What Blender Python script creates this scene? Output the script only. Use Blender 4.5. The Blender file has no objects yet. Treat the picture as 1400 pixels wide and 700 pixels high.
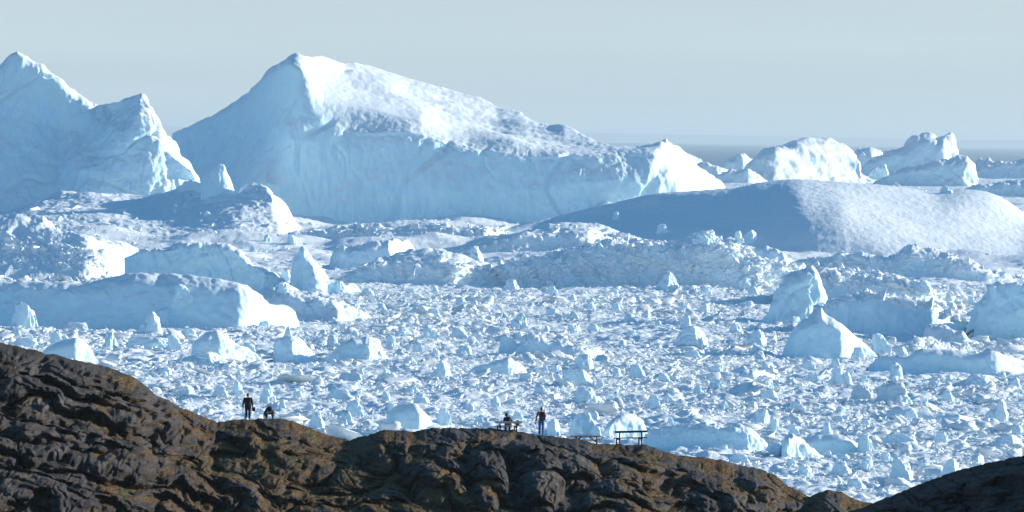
import bpy, bmesh, math, random
import numpy as np
from mathutils import Vector, Matrix, Euler

# ------------------------------------------------------------ camera, world, sun, exposure
scene = bpy.context.scene
COL = scene.collection
CAMZ = 50.0
K = (18.0/200.0)/700.0
PITCH = math.atan(164.5*K)
ROLL = 0.0150
cam_data = bpy.data.cameras.new('camera'); cam_data.lens = 200; cam_data.sensor_width = 36
cam_data.clip_start = 1.0; cam_data.clip_end = 200000.0
cam = bpy.data.objects.new('camera', cam_data); COL.objects.link(cam)
_f = np.array([0, math.cos(PITCH), -math.sin(PITCH)])
_r0 = np.array([1.0, 0, 0]); _u0 = np.cross(_r0, _f)
RGT = _r0*math.cos(ROLL)+_u0*math.sin(ROLL)
UPV = _u0*math.cos(ROLL)-_r0*math.sin(ROLL)
M = Matrix(((RGT[0], UPV[0], -_f[0], 0), (RGT[1], UPV[1], -_f[1], 0), (RGT[2], UPV[2], -_f[2], CAMZ), (0, 0, 0, 1)))
cam.matrix_world = M
scene.camera = cam

SUN_EL, SUN_AZ = 15.0, 21.0          # azimuth measured from +X towards +Y (the sun stands right of and behind the ice)
world = bpy.data.worlds.new('World'); scene.world = world; world.use_nodes = True
wn = world.node_tree.nodes; wl = world.node_tree.links
sky = wn.new('ShaderNodeTexSky'); sky.sky_type = 'NISHITA'; sky.sun_disc = False
sky.sun_elevation = math.radians(SUN_EL); sky.sun_rotation = math.radians(90-SUN_AZ)
sky.altitude = 0; sky.air_density = 1.0; sky.dust_density = 0.6; sky.ozone_density = 2.5
# high blue sky passing into a pale cold veil low down
_tc = wn.new('ShaderNodeTexCoord'); _sp = wn.new('ShaderNodeSeparateXYZ'); wl.new(_tc.outputs['Generated'], _sp.inputs[0])
_mr = wn.new('ShaderNodeMapRange'); _mr.interpolation_type = 'SMOOTHERSTEP'; wl.new(_sp.outputs[2], _mr.inputs[0])
_mr.inputs[1].default_value = 0.02; _mr.inputs[2].default_value = 0.30
_tn = wn.new('ShaderNodeMix'); _tn.data_type = 'RGBA'; _tn.blend_type = 'MULTIPLY'; _tn.inputs[0].default_value = 1
wl.new(sky.outputs['Color'], _tn.inputs[6]); _tn.inputs[7].default_value = (0.34, 0.86, 1.12, 1)
_vr = wn.new('ShaderNodeValToRGB'); wl.new(_sp.outputs[2], _vr.inputs[0])
_vr.color_ramp.elements[0].position = 0.0; _vr.color_ramp.elements[0].color = (0.42/1.5, 0.515/1.5, 0.57/1.5, 1)
_vr.color_ramp.elements[1].position = 0.03; _vr.color_ramp.elements[1].color = (0.435/1.5, 0.53/1.5, 0.565/1.5, 1)
_vs = wn.new('ShaderNodeMix'); _vs.data_type = 'RGBA'; _vs.blend_type = 'MULTIPLY'; _vs.inputs[0].default_value = 1
wl.new(_vr.outputs[0], _vs.inputs[6]); _vs.inputs[7].default_value = (1.5/0.12, 1.5/0.12, 1.5/0.12, 1)
_mx = wn.new('ShaderNodeMix'); _mx.data_type = 'RGBA'; wl.new(_mr.outputs[0], _mx.inputs[0])
wl.new(_vs.outputs[2], _mx.inputs[6]); wl.new(_tn.outputs[2], _mx.inputs[7])
_mp = wn.new('ShaderNodeMapping'); _mp.inputs['Scale'].default_value = (2.5, 2.5, 55); wl.new(_tc.outputs['Generated'], _mp.inputs[0])
_cn = wn.new('ShaderNodeTexNoise'); _cn.inputs['Scale'].default_value = 2.2; _cn.inputs['Detail'].default_value = 3; wl.new(_mp.outputs[0], _cn.inputs['Vector'])
_cr = wn.new('ShaderNodeMapRange'); wl.new(_cn.outputs['Fac'], _cr.inputs[0]); _cr.inputs[1].default_value = 0.3; _cr.inputs[2].default_value = 0.7; _cr.inputs[3].default_value = 0.955; _cr.inputs[4].default_value = 1.04
_cm = wn.new('ShaderNodeMix'); _cm.data_type = 'RGBA'; _cm.blend_type = 'MULTIPLY'; _cm.inputs[0].default_value = 1
wl.new(_mx.outputs[2], _cm.inputs[6]); wl.new(_cr.outputs[0], _cm.inputs[7])
wl.new(_cm.outputs[2], wn['Background'].inputs['Color'])
wn['Background'].inputs['Strength'].default_value = 0.12
sl = bpy.data.lights.new('sun', 'SUN'); sl.energy = 5.0; sl.angle = math.radians(0.5); sl.color = (1.0, 0.93, 0.83)
so = bpy.data.objects.new('sun', sl); COL.objects.link(so)
_a, _e = math.radians(SUN_AZ), math.radians(SUN_EL)
SUNV = Vector((math.cos(_e)*math.cos(_a), math.cos(_e)*math.sin(_a), math.sin(_e)))
so.rotation_euler = SUNV.to_track_quat('Z', 'Y').to_euler(); so.location = (300, 0, 300)
scene.view_settings.view_transform = 'Standard'; scene.view_settings.look = 'None'
scene.view_settings.gamma = 1; scene.view_settings.exposure = 0.42
scene.render.engine = 'CYCLES'
scene.cycles.volume_bounces = 0; scene.cycles.max_bounces = 6; scene.cycles.diffuse_bounces = 6

# ------------------------------------------------------------ projection helpers (design time only)
def P(px, py, Y):
    """world point seen at photo pixel px,py at forward distance Y"""
    px = np.asarray(px, float); py = np.asarray(py, float); Y = np.asarray(Y, float)
    a = (px-700)*K; b = (350-py)*K
    d = _f[None]*1.0 if False else None
    dx = _f[0]+RGT[0]*a+UPV[0]*b; dy = _f[1]+RGT[1]*a+UPV[1]*b; dz = _f[2]+RGT[2]*a+UPV[2]*b
    t = Y/dy
    return np.stack(np.broadcast_arrays(dx*t, Y+0*t, CAMZ+dz*t), -1)
def pyz(px, Y, z):
    """photo row of height z at column px, distance Y"""
    z0 = P(px, 0, Y)[..., 2]; z1 = P(px, 700, Y)[..., 2]
    return (z-z0)/(z1-z0)*700
def sea_dist(px, py):
    a = (px-700)*K; b = (350-py)*K
    dy = _f[1]+RGT[1]*a+UPV[1]*b; dz = _f[2]+RGT[2]*a+UPV[2]*b
    return -CAMZ/dz*dy
def topx(x, y, z):
    v = np.stack([np.asarray(x, float), np.asarray(y, float), np.asarray(z, float)-CAMZ], -1)
    d = v@_f
    return 700+(v@RGT)/d/K, 350-(v@UPV)/d/K

# ------------------------------------------------------------ noise
_rs = np.random.RandomState(5)
_perm = _rs.permutation(512).astype(np.int64)
_G = _rs.normal(size=(512, 3)); _G /= np.linalg.norm(_G, axis=1)[:, None]
def _h(i, j, k):
    return _perm[(_perm[(_perm[i & 511]+j) & 511]+k) & 511]
def perlin(p):
    pi = np.floor(p).astype(np.int64); pf = p-pi
    w = pf*pf*pf*(pf*(pf*6-15)+10)
    out = 0
    for a in (0, 1):
        wa = w[..., 0] if a else 1-w[..., 0]
        for b in (0, 1):
            wb = w[..., 1] if b else 1-w[..., 1]
            for c in (0, 1):
                wc = w[..., 2] if c else 1-w[..., 2]
                g = _G[_h(pi[..., 0]+a, pi[..., 1]+b, pi[..., 2]+c)]
                dd = g[..., 0]*(pf[..., 0]-a)+g[..., 1]*(pf[..., 1]-b)+g[..., 2]*(pf[..., 2]-c)
                out = out+wa*wb*wc*dd
    return out*1.6
def fbm(p, octv=4, gain=0.5):
    s = 0; a = 1.0; q = p
    for o in range(octv):
        s = s+a*perlin(q); a *= gain; q = q*2.03+17.3
    return s
def ridged(p, octv=4, gain=0.5):
    s = 0; a = 1.0; q = p
    for o in range(octv):
        s = s+a*(1-2*np.abs(perlin(q))); a *= gain; q = q*2.07+11.1
    return s/2
def facet(p, seed=0, two=False, k=1.3):
    """continuous faceted relief: upper envelope of randomly tilted blocks"""
    pi = np.floor(p).astype(np.int64)
    best = np.full(p.shape[:-1], -9.0)
    rng = (-1, 0, 1)
    for a in rng:
        for b in rng:
            for c in ((0,) if two else rng):
                ci = pi+np.array([a, b, c])
                h = _h(ci[..., 0]+seed*7, ci[..., 1]+seed*3, ci[..., 2])
                h2 = _perm[(h+91) & 511]; h3 = _perm[(h+211) & 511]
                cx = ci[..., 0]+0.5+0.42*_G[h, 0]*1.4; cy = ci[..., 1]+0.5+0.42*_G[h, 1]*1.4
                cz = ci[..., 2]+0.5+0.42*_G[h, 2]*1.4
                dx = p[..., 0]-cx; dy = p[..., 1]-cy; dz = (p[..., 2]-cz) if not two else 0*dx
                g = _G[h2]; q = _G[h3]
                e1 = q[..., 0]*dx+q[..., 1]*dy+q[..., 2]*dz
                e2 = q[..., 1]*dx-q[..., 0]*dy+g[..., 0]*dz
                e3 = q[..., 2]*dx+g[..., 1]*dy-q[..., 0]*dz
                n = np.maximum(np.maximum(np.abs(e1), np.abs(e2)), np.abs(e3))
                d2 = np.sqrt(dx*dx+dy*dy+dz*dz)
                v = 0.35*q[..., 0]+0.6*(g[..., 0]*dx+g[..., 1]*dy+g[..., 2]*dz)-k*(0.7*n+0.5*d2)
                best = np.maximum(best, v)
    return best+0.45
def smooth1(a, s, axis):
    if s <= 0: return a
    r = int(max(1, math.ceil(s*2.5))); x = np.arange(-r, r+1); w = np.exp(-x*x/(2*s*s)); w /= w.sum()
    pad = [(0, 0)]*a.ndim; pad[axis] = (r, r)
    b = np.pad(a, pad, mode='edge'); out = 0
    n = a.shape[axis]
    for i, ww in enumerate(w):
        sl_ = [slice(None)]*a.ndim; sl_[axis] = slice(i, i+n); out = out+ww*b[tuple(sl_)]
    return out
def sstep(a, b, x):
    t = np.clip((x-a)/(b-a), 0, 1); return t*t*(3-2*t)

# ------------------------------------------------------------ objects and tags
def tag(o, label=None, cat=None, group=None, kind=None):
    if label: o['label'] = label
    if cat: o['category'] = cat
    if group: o['group'] = group
    if kind: o['kind'] = kind
    return o
def mesh_np(name, V, F, mat, smooth=True, parent=None):
    """F: (n,3) or (n,4) int array"""
    me = bpy.data.meshes.new(name); n = F.shape[1]
    me.vertices.add(len(V)); me.vertices.foreach_set('co', np.ascontiguousarray(V, dtype=np.float32).ravel())
    me.loops.add(F.size); me.loops.foreach_set('vertex_index', np.ascontiguousarray(F, dtype=np.int32).ravel())
    me.polygons.add(len(F)); me.polygons.foreach_set('loop_start', np.arange(0, F.size, n, dtype=np.int32))
    me.polygons.foreach_set('use_smooth', np.full(len(F), smooth, dtype=bool))
    me.update(calc_edges=True)
    if mat: me.materials.append(mat)
    o = bpy.data.objects.new(name, me); COL.objects.link(o)
    if parent: o.parent = parent
    return o
def grid_faces(nr, nc):
    i = np.arange(nr*nc).reshape(nr, nc)
    return np.stack([i[:-1, :-1], i[:-1, 1:], i[1:, 1:], i[1:, :-1]], -1).reshape(-1, 4)
def grid_normals(W):
    du = np.gradient(W, axis=1); dv = np.gradient(W, axis=0)
    n = np.cross(du, dv); n /= (np.linalg.norm(n, axis=-1, keepdims=True)+1e-9)
    return n

# ------------------------------------------------------------ materials
def new_mat(name):
    m = bpy.data.materials.new(name); m.use_nodes = True
    return m, m.node_tree.nodes, m.node_tree.links, m.node_tree.nodes['Principled BSDF']
def nnode(n, t, **kw):
    o = n.new(t)
    for k, v in kw.items():
        if k in o.inputs.keys() if isinstance(k, str) else False: o.inputs[k].default_value = v
        else: setattr(o, k, v)
    return o
def noise(n, l, vec, scale, detail=4, rough=0.55):
    t = n.new('ShaderNodeTexNoise'); t.inputs['Scale'].default_value = scale
    t.inputs['Detail'].default_value = detail; t.inputs['Roughness'].default_value = rough
    l.new(vec, t.inputs['Vector']); return t.outputs['Fac']
def ramp(n, l, fac, stops):
    r = n.new('ShaderNodeValToRGB'); e = r.color_ramp.elements
    while len(e) < len(stops): e.new(0.5)
    for i, (p, c) in enumerate(stops): e[i].position = p; e[i].color = (*c, 1) if len(c) == 3 else c
    l.new(fac, r.inputs['Fac']); return r.outputs['Color']
def mixc(n, l, fac, a, b, mode='MIX'):
    m = n.new('ShaderNodeMix'); m.data_type = 'RGBA'; m.blend_type = mode
    for s, v in ((0, fac), (6, a), (7, b)):
        if isinstance(v, (int, float)): m.inputs[s].default_value = v
        elif isinstance(v, tuple): m.inputs[s].default_value = (*v, 1)
        else: l.new(v, m.inputs[s])
    return m.outputs[2]
def maprange(n, l, v, a, b, c=0.0, d=1.0):
    m = n.new('ShaderNodeMapRange'); l.new(v, m.inputs[0])
    for i, x in enumerate((a, b, c, d)): m.inputs[i+1].default_value = x
    return m.outputs[0]
def ice_mat(name, snow=(0.84, 0.895, 0.91), ice=(0.62, 0.83, 0.90), t0=0.35, t1=0.75, bump=0.6, bscale=0.5, dirt=0.0, pscale=0.05, blue=0.35):
    """wind-packed snow on the flatter faces, bare blue-white glacier ice on the steep ones"""
    m, n, l, b = new_mat(name)
    tc = n.new('ShaderNodeNewGeometry'); pos = tc.outputs['Position']
    sep = n.new('ShaderNodeSeparateXYZ'); l.new(tc.outputs['Normal'], sep.inputs[0])
    nz = noise(n, l, pos, pscale, 5); nz2 = noise(n, l, pos, pscale*7, 3)
    ad = n.new('ShaderNodeMath'); ad.operation = 'MULTIPLY_ADD'; l.new(nz, ad.inputs[0]); ad.inputs[1].default_value = 0.5
    l.new(sep.outputs[2], ad.inputs[2])
    f = maprange(n, l, ad.outputs[0], t0+0.25, t1+0.25)
    icec = mixc(n, l, maprange(n, l, nz2, 0.35, 0.7), ice, tuple(c*(1-blue*(0.45-0.3*i)) for i, c in enumerate(ice)))
    c = mixc(n, l, f, icec, snow)
    if dirt:
        d = maprange(n, l, noise(n, l, pos, pscale*3.1, 6, 0.65), 0.62, 0.75, 0, dirt)
        c = mixc(n, l, d, c, (0.34, 0.27, 0.22))
    l.new(c, b.inputs['Base Color'])
    b.inputs['Roughness'].default_value = 0.62; b.inputs['Specular IOR Level'].default_value = 0.3
    bp = n.new('ShaderNodeBump'); bp.inputs['Strength'].default_value = bump; bp.inputs['Distance'].default_value = 0.5/bscale*0.5
    l.new(noise(n, l, pos, bscale, 6, 0.6), bp.inputs['Height']); l.new(bp.outputs[0], b.inputs['Normal'])
    return m
M_BERG = ice_mat('glacier_ice', ice=(0.71, 0.90, 0.93), snow=(0.84, 0.895, 0.91), bump=0.5, bscale=0.25, pscale=0.02, blue=0.3)
M_SNOW = ice_mat('packed_snow', t0=0.1, t1=0.5, bump=0.75, bscale=0.42, pscale=0.02)
M_RUBB = ice_mat('ice_rubble', ice=(0.78, 0.91, 0.94), snow=(0.90, 0.94, 0.95), bump=0.6, bscale=0.7, pscale=0.08, dirt=0.3)
M_BLOCK = ice_mat('ice_block', ice=(0.76, 0.91, 0.94), bump=0.5, bscale=1.2, pscale=0.12, t0=0.4, t1=0.8)
M_DIRTY = ice_mat('dirty_ice', ice=(0.62, 0.74, 0.79), snow=(0.78, 0.83, 0.86), bump=0.7, bscale=1.0, pscale=0.16, dirt=0.9)
def brash_mat():
    m, n, l, b = new_mat('brash_ice')
    tc = n.new('ShaderNodeNewGeometry'); pos = tc.outputs['Position']
    f = noise(n, l, pos, 0.35, 4, 0.7)
    c = ramp(n, l, f, [(0.3, (0.74, 0.89, 0.94)), (0.45, (0.90, 0.94, 0.95)), (0.7, (0.95, 0.95, 0.94))])
    big = maprange(n, l, noise(n, l, pos, 0.02, 3), 0.35, 0.65, 0.75, 1.0)
    d = maprange(n, l, noise(n, l, pos, 0.13, 7, 0.72), 0.66, 0.78, 0, 0.75)
    c = mixc(n, l, d, c, (0.30, 0.26, 0.21))
    l.new(c, b.inputs['Base Color']); b.inputs['Roughness'].default_value = 0.6; b.inputs['Specular IOR Level'].default_value = 0.3
    bp = n.new('ShaderNodeBump'); bp.inputs['Strength'].default_value = 0.7; bp.inputs['Distance'].default_value = 0.5
    l.new(noise(n, l, pos, 1.6, 5, 0.65), bp.inputs['Height']); l.new(bp.outputs[0], b.inputs['Normal'])
    return m
M_BRASH = brash_mat()
def sea_mat():
    m, n, l, b = new_mat('sea_water')
    b.inputs['Base Color'].default_value = (0.01, 0.09, 0.20, 1); b.inputs['Roughness'].default_value = 0.35
    tc = n.new('ShaderNodeNewGeometry')
    bp = n.new('ShaderNodeBump'); bp.inputs['Strength'].default_value = 1.0; bp.inputs['Distance'].default_value = 1.5
    l.new(noise(n, l, tc.outputs['Position'], 0.08, 3), bp.inputs['Height']); l.new(bp.outputs[0], b.inputs['Normal'])
    return m
M_SEA = sea_mat()
def rock_mat(name, moss=1.0, dark=1.0):
    m, n, l, b = new_mat(name)
    tc = n.new('ShaderNodeNewGeometry'); pos = tc.outputs['Position']
    mp = n.new('ShaderNodeMapping'); mp.inputs['Scale'].default_value = (0.6, 0.14, 1.7); mp.inputs['Rotation'].default_value = (0, -0.38, 0)
    l.new(pos, mp.inputs[0]); v = mp.outputs[0]
    m2 = n.new('ShaderNodeMapping'); m2.inputs['Scale'].default_value = (1, 0.16, 1); l.new(pos, m2.inputs[0]); pos = m2.outputs[0]
    a = noise(n, l, v, 0.5, 10, 0.74)
    c = ramp(n, l, a, [(0.34, (0.020, 0.017, 0.016)), (0.48, (0.070, 0.057, 0.050)), (0.60, (0.14, 0.118, 0.105)), (0.74, (0.36, 0.31, 0.28))])
    sp = maprange(n, l, noise(n, l, pos, 3.5, 5, 0.7), 0.60, 0.70, 0, 0.75)      # lichen
    c = mixc(n, l, sp, c, (0.26, 0.24, 0.21))
    st = maprange(n, l, noise(n, l, pos, 1.3, 4, 0.75), 0.56, 0.68, 0, 0.7)
    c = mixc(n, l, st, c, (0.022, 0.02, 0.02))
    fs = maprange(n, l, noise(n, l, tc.outputs['Position'], 9.0, 4, 0.8), 0.40, 0.62, 0.45, 1.35)
    c = mixc(n, l, 1.0, c, fs, 'MULTIPLY')
    if moss:
        at = n.new('ShaderNodeAttribute'); at.attribute_name = 'moss'
        ad = n.new('ShaderNodeMath'); ad.operation = 'MULTIPLY_ADD'; l.new(noise(n, l, pos, 2.2, 6, 0.75), ad.inputs[0]); ad.inputs[1].default_value = 0.55; l.new(at.outputs['Fac'], ad.inputs[2])
        mu = n.new('ShaderNodeMath'); mu.operation = 'MULTIPLY'; mu.inputs[1].default_value = 0.95; l.new(maprange(n, l, ad.outputs[0], 0.71, 0.78), mu.inputs[0])
        mc = ramp(n, l, noise(n, l, pos, 0.9, 5, 0.7), [(0.34, (0.05, 0.030, 0.014)), (0.44, (0.17, 0.080, 0.018)), (0.54, (0.22, 0.12, 0.026)), (0.64, (0.10, 0.12, 0.035))])
        mf = mixc(n, l, maprange(n, l, noise(n, l, pos, 5.0, 3), 0.4, 0.7, 0, 0.6), mc, (0.05, 0.035, 0.015))
        c = mixc(n, l, mu.outputs[0], c, mf)
    c = mixc(n, l, 1.0, c, (dark*.70, dark*.67, dark*.66), 'MULTIPLY')
    l.new(c, b.inputs['Base Color']); b.inputs['Roughness'].default_value = 0.85; b.inputs['Specular IOR Level'].default_value = 0.25
    bp = n.new('ShaderNodeBump'); bp.inputs['Strength'].default_value = 1.0; bp.inputs['Distance'].default_value = 0.28
    l.new(noise(n, l, v, 2.6, 8, 0.72), bp.inputs['Height']); l.new(bp.outputs[0], b.inputs['Normal'])
    return m
M_ROCK = rock_mat('mossy_rock')
M_ROCK2 = rock_mat('dark_rock', 0, 0.45)
def plain(name, col, rough=0.7, var=0.25, sc=12):
    m, n, l, b = new_mat(name)
    tc = n.new('ShaderNodeTexCoord')
    c = mixc(n, l, noise(n, l, tc.outputs['Object'], sc, 4), tuple(x*(1-var) for x in col), tuple(min(1, x*(1+var)) for x in col))
    l.new(c, b.inputs['Base Color']); b.inputs['Roughness'].default_value = rough
    return m

# ------------------------------------------------------------ sea, far coast, haze
V = np.array([[-40000, 600, -0.6], [40000, 600, -0.6], [40000, 60000, -0.6], [-40000, 60000, -0.6]])
tag(mesh_np('sea', V, np.array([[0, 1, 2, 3]]), M_SEA, False), 'flat steel blue sea reaching the horizon behind the icebergs', 'sea', kind='structure')
xs = np.linspace(-14000, 14000, 500)
prof = 88+9*fbm(np.stack([xs/2500, xs*0+3, xs*0], -1), 4)+xs*-0.0004
rows_ = []
for yy, hh in ((53000, 0.0), (54500, .75), (56000, 1.0), (59000, 0.0)):
    rows_.append(np.stack([xs, xs*0+yy, prof*hh-1+12*hh*fbm(np.stack([xs/900, xs*0+yy, xs*0], -1), 3)*0.3], -1))
M_LAND = plain('far_land', (0.50, 0.56, 0.62), 0.9)
tag(mesh_np('hills', np.array(rows_).reshape(-1, 3), grid_faces(4, 500), M_LAND), 'low pale coast along the horizon', 'hills', kind='structure')
def haze_box():
    bm = bmesh.new(); bmesh.ops.create_cube(bm, size=1)
    x0, x1, y0, y1, z0, z1 = -15500, 15500, -420, 60500, -6, 150
    for v in bm.verts: v.co = ((x0+x1)/2+v.co.x*(x1-x0), (y0+y1)/2+v.co.y*(y1-y0), (z0+z1)/2+v.co.z*(z1-z0))
    me = bpy.data.meshes.new('haze'); bm.to_mesh(me); bm.free()
    m = bpy.data.materials.new('haze'); m.use_nodes = True; n = m.node_tree.nodes; n.clear()
    out = n.new('ShaderNodeOutputMaterial'); pv = n.new('ShaderNodeVolumePrincipled')
    pv.inputs['Color'].default_value = (0.74, 0.90, 1.0, 1); pv.inputs['Density'].default_value = 3.0e-5; pv.inputs['Anisotropy'].default_value = 0.2
    m.node_tree.links.new(pv.outputs[0], out.inputs['Volume']); me.materials.append(m)
    o = bpy.data.objects.new('haze', me); COL.objects.link(o); tag(o, 'thin cold haze over the fjord', 'haze', kind='stuff')
haze_box()

# ------------------------------------------------------------ rock ridge in the foreground
CREST = [(-500, 380), (-300, 420), (-100, 452), (0, 468), (30, 476), (70, 482), (100, 491), (130, 497), (160, 505), (190, 520), (205, 532), (215, 541), (240, 553), (270, 566), (298, 577), (315, 574), (345, 572),
         (385, 572), (402, 576), (425, 585), (450, 596), (480, 601), (495, 596), (530, 587), (560, 590), (580, 586), (600, 584), (640, 585), (670, 586), (705, 588), (728, 593), (745, 595), (765, 598), (800, 602), (830, 607),
         (850, 607), (880, 607), (905, 617), (935, 623), (985, 628), (1020, 637), (1045, 643), (1062, 652), (1075, 663), (1095, 672), (1108, 681), (1130, 668), (1150, 671), (1168, 682), (1200, 690), (1300, 700), (1900, 740)]
def smooth_interp(pts, x, s=0):
    a = np.array(pts, float); y = np.interp(x, a[:, 0], a[:, 1])
    return smooth1(y, s, 0) if s else y
def rock_patch(name, crest, px0, px1, step, dist_pts, depth, label, mat, seed, drop=260, ledges=7.0, rough=1.0, side_drop=None, py_end=790, lobes=()):
    pxs = np.arange(px0, px1, step); nc = len(pxs)
    cy = smooth_interp(crest, pxs, 1.2)+1.6*rough*fbm(np.stack([pxs/17, pxs*0+seed, pxs*0], -1), 4)-1.0*rough*np.abs(perlin(np.stack([pxs/9, pxs*0+seed, pxs*0+3], -1)))
    Dc = smooth1(np.interp(pxs, [p[0] for p in dist_pts], [p[1] for p in dist_pts]), 25, 0)
    nv = 330
    v = np.linspace(0, 1, nv)[:, None]
    py = cy[None]+(py_end-cy[None])*v
    X = np.repeat(pxs[None], nv, 0)
    # ledges: the slope alternates between gentle benches and steep rounded faces, banded obliquely
    H = (py-cy[None])
    lin = (py-cy[None])/(py_end-cy[None])
    wp = 0.9*fbm(np.stack([X/150, py/70, 0*X+seed], -1), 4)
    def stair(ph, e): fl = np.floor(ph); fr = ph-fl; return fl+1-(1-fr)**e-ph, fr
    s1, fr = stair((py-0.36*X)/(330/ledges)+1.5*wp, 2.6)
    s2, _f2 = stair((py-0.50*X)/(330/ledges/2.7)+2.4*wp+0.8*fbm(np.stack([X/30, py/16, 0*X+seed+3], -1), 3), 2.2)
    a1 = depth/ledges*(330/300)
    D = Dc[None]-depth*lin-sstep(0, 30, H)*s1*a1*1.25-sstep(0, 12, H)*s2*a1*0.30
    D = D+0.8*sstep(0, 20, H)*fbm(np.stack([X/40, py/22, X*0+seed+9], -1), 5)
    D = D-1.0*(1-np.cos(np.clip(H/12, 0, math.pi/2)))
    lobe = np.zeros_like(D); wob = 1+0.25*fbm(np.stack([X/40, py/40, 0*X+seed], -1), 2)
    for (lx, ly, rx, ry, ti, am) in lobes:
        dx, dy = X-lx, py-ly; c, s_ = math.cos(ti), math.sin(ti)
        u = (dx*c+dy*s_)/rx*wob; v_ = (-dx*s_+dy*c)/ry*wob
        lobe = np.maximum(lobe, am*np.sqrt(np.clip(1-u*u-v_*v_, 0, 1)))
    W = P(X, py, D)
    n = grid_normals(W)
    fade = sstep(0, 12, H)*0.7+0.3
    ca, sa = math.cos(0.40), math.sin(0.40)
    p = np.stack([W[..., 0]*ca-W[..., 2]*sa, W[..., 1]*0.14, W[..., 0]*sa+W[..., 2]*ca], -1)      # along / across the rock's grain
    crk = lambda q, w: np.maximum(0, 1-np.abs(perlin(q+0.35*perlin(q*2.3)[..., None]))*w)
    disp = rough*(0.15*ridged(p/np.array([9.0, 8, 1.6])+seed, 3)-0.08+0.12*facet(p/np.array([5.5, 4.2, 1.1]), seed)+0.07*facet(p/np.array([1.3, 1.3, .4]), seed+1)+0.025*fbm(p/0.3, 3)
        -0.34*crk(p/np.array([7.5, 5.5, 1.6])+7, 20)-0.14*crk(p/np.array([2.2, 2.0, 3.0])+2, 22)+0.035*fbm(p/.16, 2))
    ns = smooth1(smooth1(n, 14, 0), 14, 1); ns = ns*np.sign(ns[..., 2:3]+1e-9); ns /= np.linalg.norm(ns, axis=-1, keepdims=True)
    W = W+ns*(disp*fade)[..., None]+np.array([0.15, -0.62, 0.76])*(0.50*lobe*sstep(8, 36, H))[..., None]
    # the far side drops to the water, the near side runs down and under the camera
    back = []
    for t, dz in ((0.4, -0.15), (1.5, -0.9), (5, -4.0), (20, -13), (80, -34), (200, -60)):
        b = W[0].copy(); b[:, 1] += t; b[:, 2] += dz; b[:, 2] = np.maximum(b[:, 2], -4+0*b[:, 2]); back.insert(0, b)
    fr_ = []
    for Y, z in ((drop, 18.0), (150, 14), (20, 13), (-400, 13)):
        f = W[-1].copy(); f[:, 0] *= max(Y, 60)/f[:, 1] if Y > 0 else 0.4; f[:, 1] = Y; f[:, 2] = z; fr_.append(f)
    A = np.concatenate([np.array(back), W, np.array(fr_)], 0)
    o = mesh_np(name, A.reshape(-1, 3), grid_faces(A.shape[0], nc)[:, ::-1], mat)
    at = o.data.attributes.new('moss', 'FLOAT', 'POINT')
    ms = np.zeros(A.shape[:2]); mm = 0.10*np.sin(fr*2*math.pi+1.2)
    mm = mm+0.16*sstep(555, 640, py)*sstep(180, 330, X)*(1-sstep(560, 760, X)*0.8)-0.10*(1-sstep(60, 330, X))+0.02
    mm = mm-0.22*np.exp(-((X-700)/110)**2-((py-630)/36)**2)+0.10*np.exp(-((X-660)/120)**2-((py-690)/16)**2)-0.05*np.clip(lobe, 0, 2)
    gy = py-0.34*X
    mk = 0.455+0.33*fbm(np.stack([X/62, gy/20, 0*X+seed+2], -1), 5, 0.6)+mm*1.3
    nn = grid_normals(W); nzv = np.abs(nn[..., 2])
    mk = mk*sstep(0.2, 0.6, nzv)+0.0
    ms[len(back):len(back)+nv] = mk; at.data.foreach_set('value', ms.ravel().astype(np.float32))
    global MOSSK; MOSSK = mk
    tag(o, label, 'rock', kind='structure')
    return W, pxs
_rl = np.random.RandomState(4)
LOBES = [(90, 545, 110, 24, .22, 1.5), (190, 575, 80, 18, .3, 1.3), (30, 600, 90, 24, .15, 1.5), (150, 625, 110, 22, .25, 1.6), (40, 680, 90, 34, .3, 1.9), (250, 655, 90, 20, .45, 1.3), (345, 600, 70, 15, .35, 1.0),
         (330, 680, 60, 24, .5, 1.3), (430, 640, 70, 16, .4, .9), (500, 606, 60, 16, .1, 1.3), (575, 612, 70, 20, .35, 1.4), (600, 660, 46, 34, .6, 2.2), (668, 655, 30, 50, -.15, 2.4), (735, 650, 34, 60, -.35, 2.4), (790, 640, 30, 52, -.4, 1.6),
         (665, 600, 60, 14, .1, 1.0), (842, 690, 50, 36, .2, 1.9), (860, 640, 80, 18, .2, 1.3), (930, 655, 80, 17, .25, 1.1), (985, 680, 70, 18, .3, 1.2), (1040, 665, 34, 16, .6, 1.2), (800, 612, 50, 12, .2, .8), (470, 690, 60, 18, .3, .9), (560, 705, 60, 16, .2, 1.0)]
for _ in range(26):
    LOBES.append((_rl.uniform(0, 1100), _rl.uniform(500, 720), _rl.uniform(45, 110), _rl.uniform(8, 16), _rl.uniform(.15, .55), _rl.uniform(.4, .9)))
RW, RPX = rock_patch('rock_ridge', CREST, -500, 1900, 1.25, [(-500, 335), (0, 347), (150, 352), (300, 359), (420, 361), (700, 362), (900, 365), (1060, 368), (1120, 362), (1900, 362)], 44,
    'dark glacier-worn rock ridge patched with rust and olive moss', M_ROCK, 3, lobes=LOBES)
MOSS1 = MOSSK
CREST2 = [(1000, 770), (1100, 720), (1160, 700), (1185, 691), (1205, 683), (1230, 673), (1262, 660), (1300, 646), (1340, 635), (1370, 629), (1400, 622), (1500, 600), (1900, 520)]
RW2, RPX2 = rock_patch('rock_slope', CREST2, 1000, 1900, 1.5, [(1000, 290), (1900, 262)], 26, 'nearly black bare rock slope in the bottom right corner', M_ROCK2, 11, drop=200, ledges=4.0, rough=0.55, py_end=830)
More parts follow.
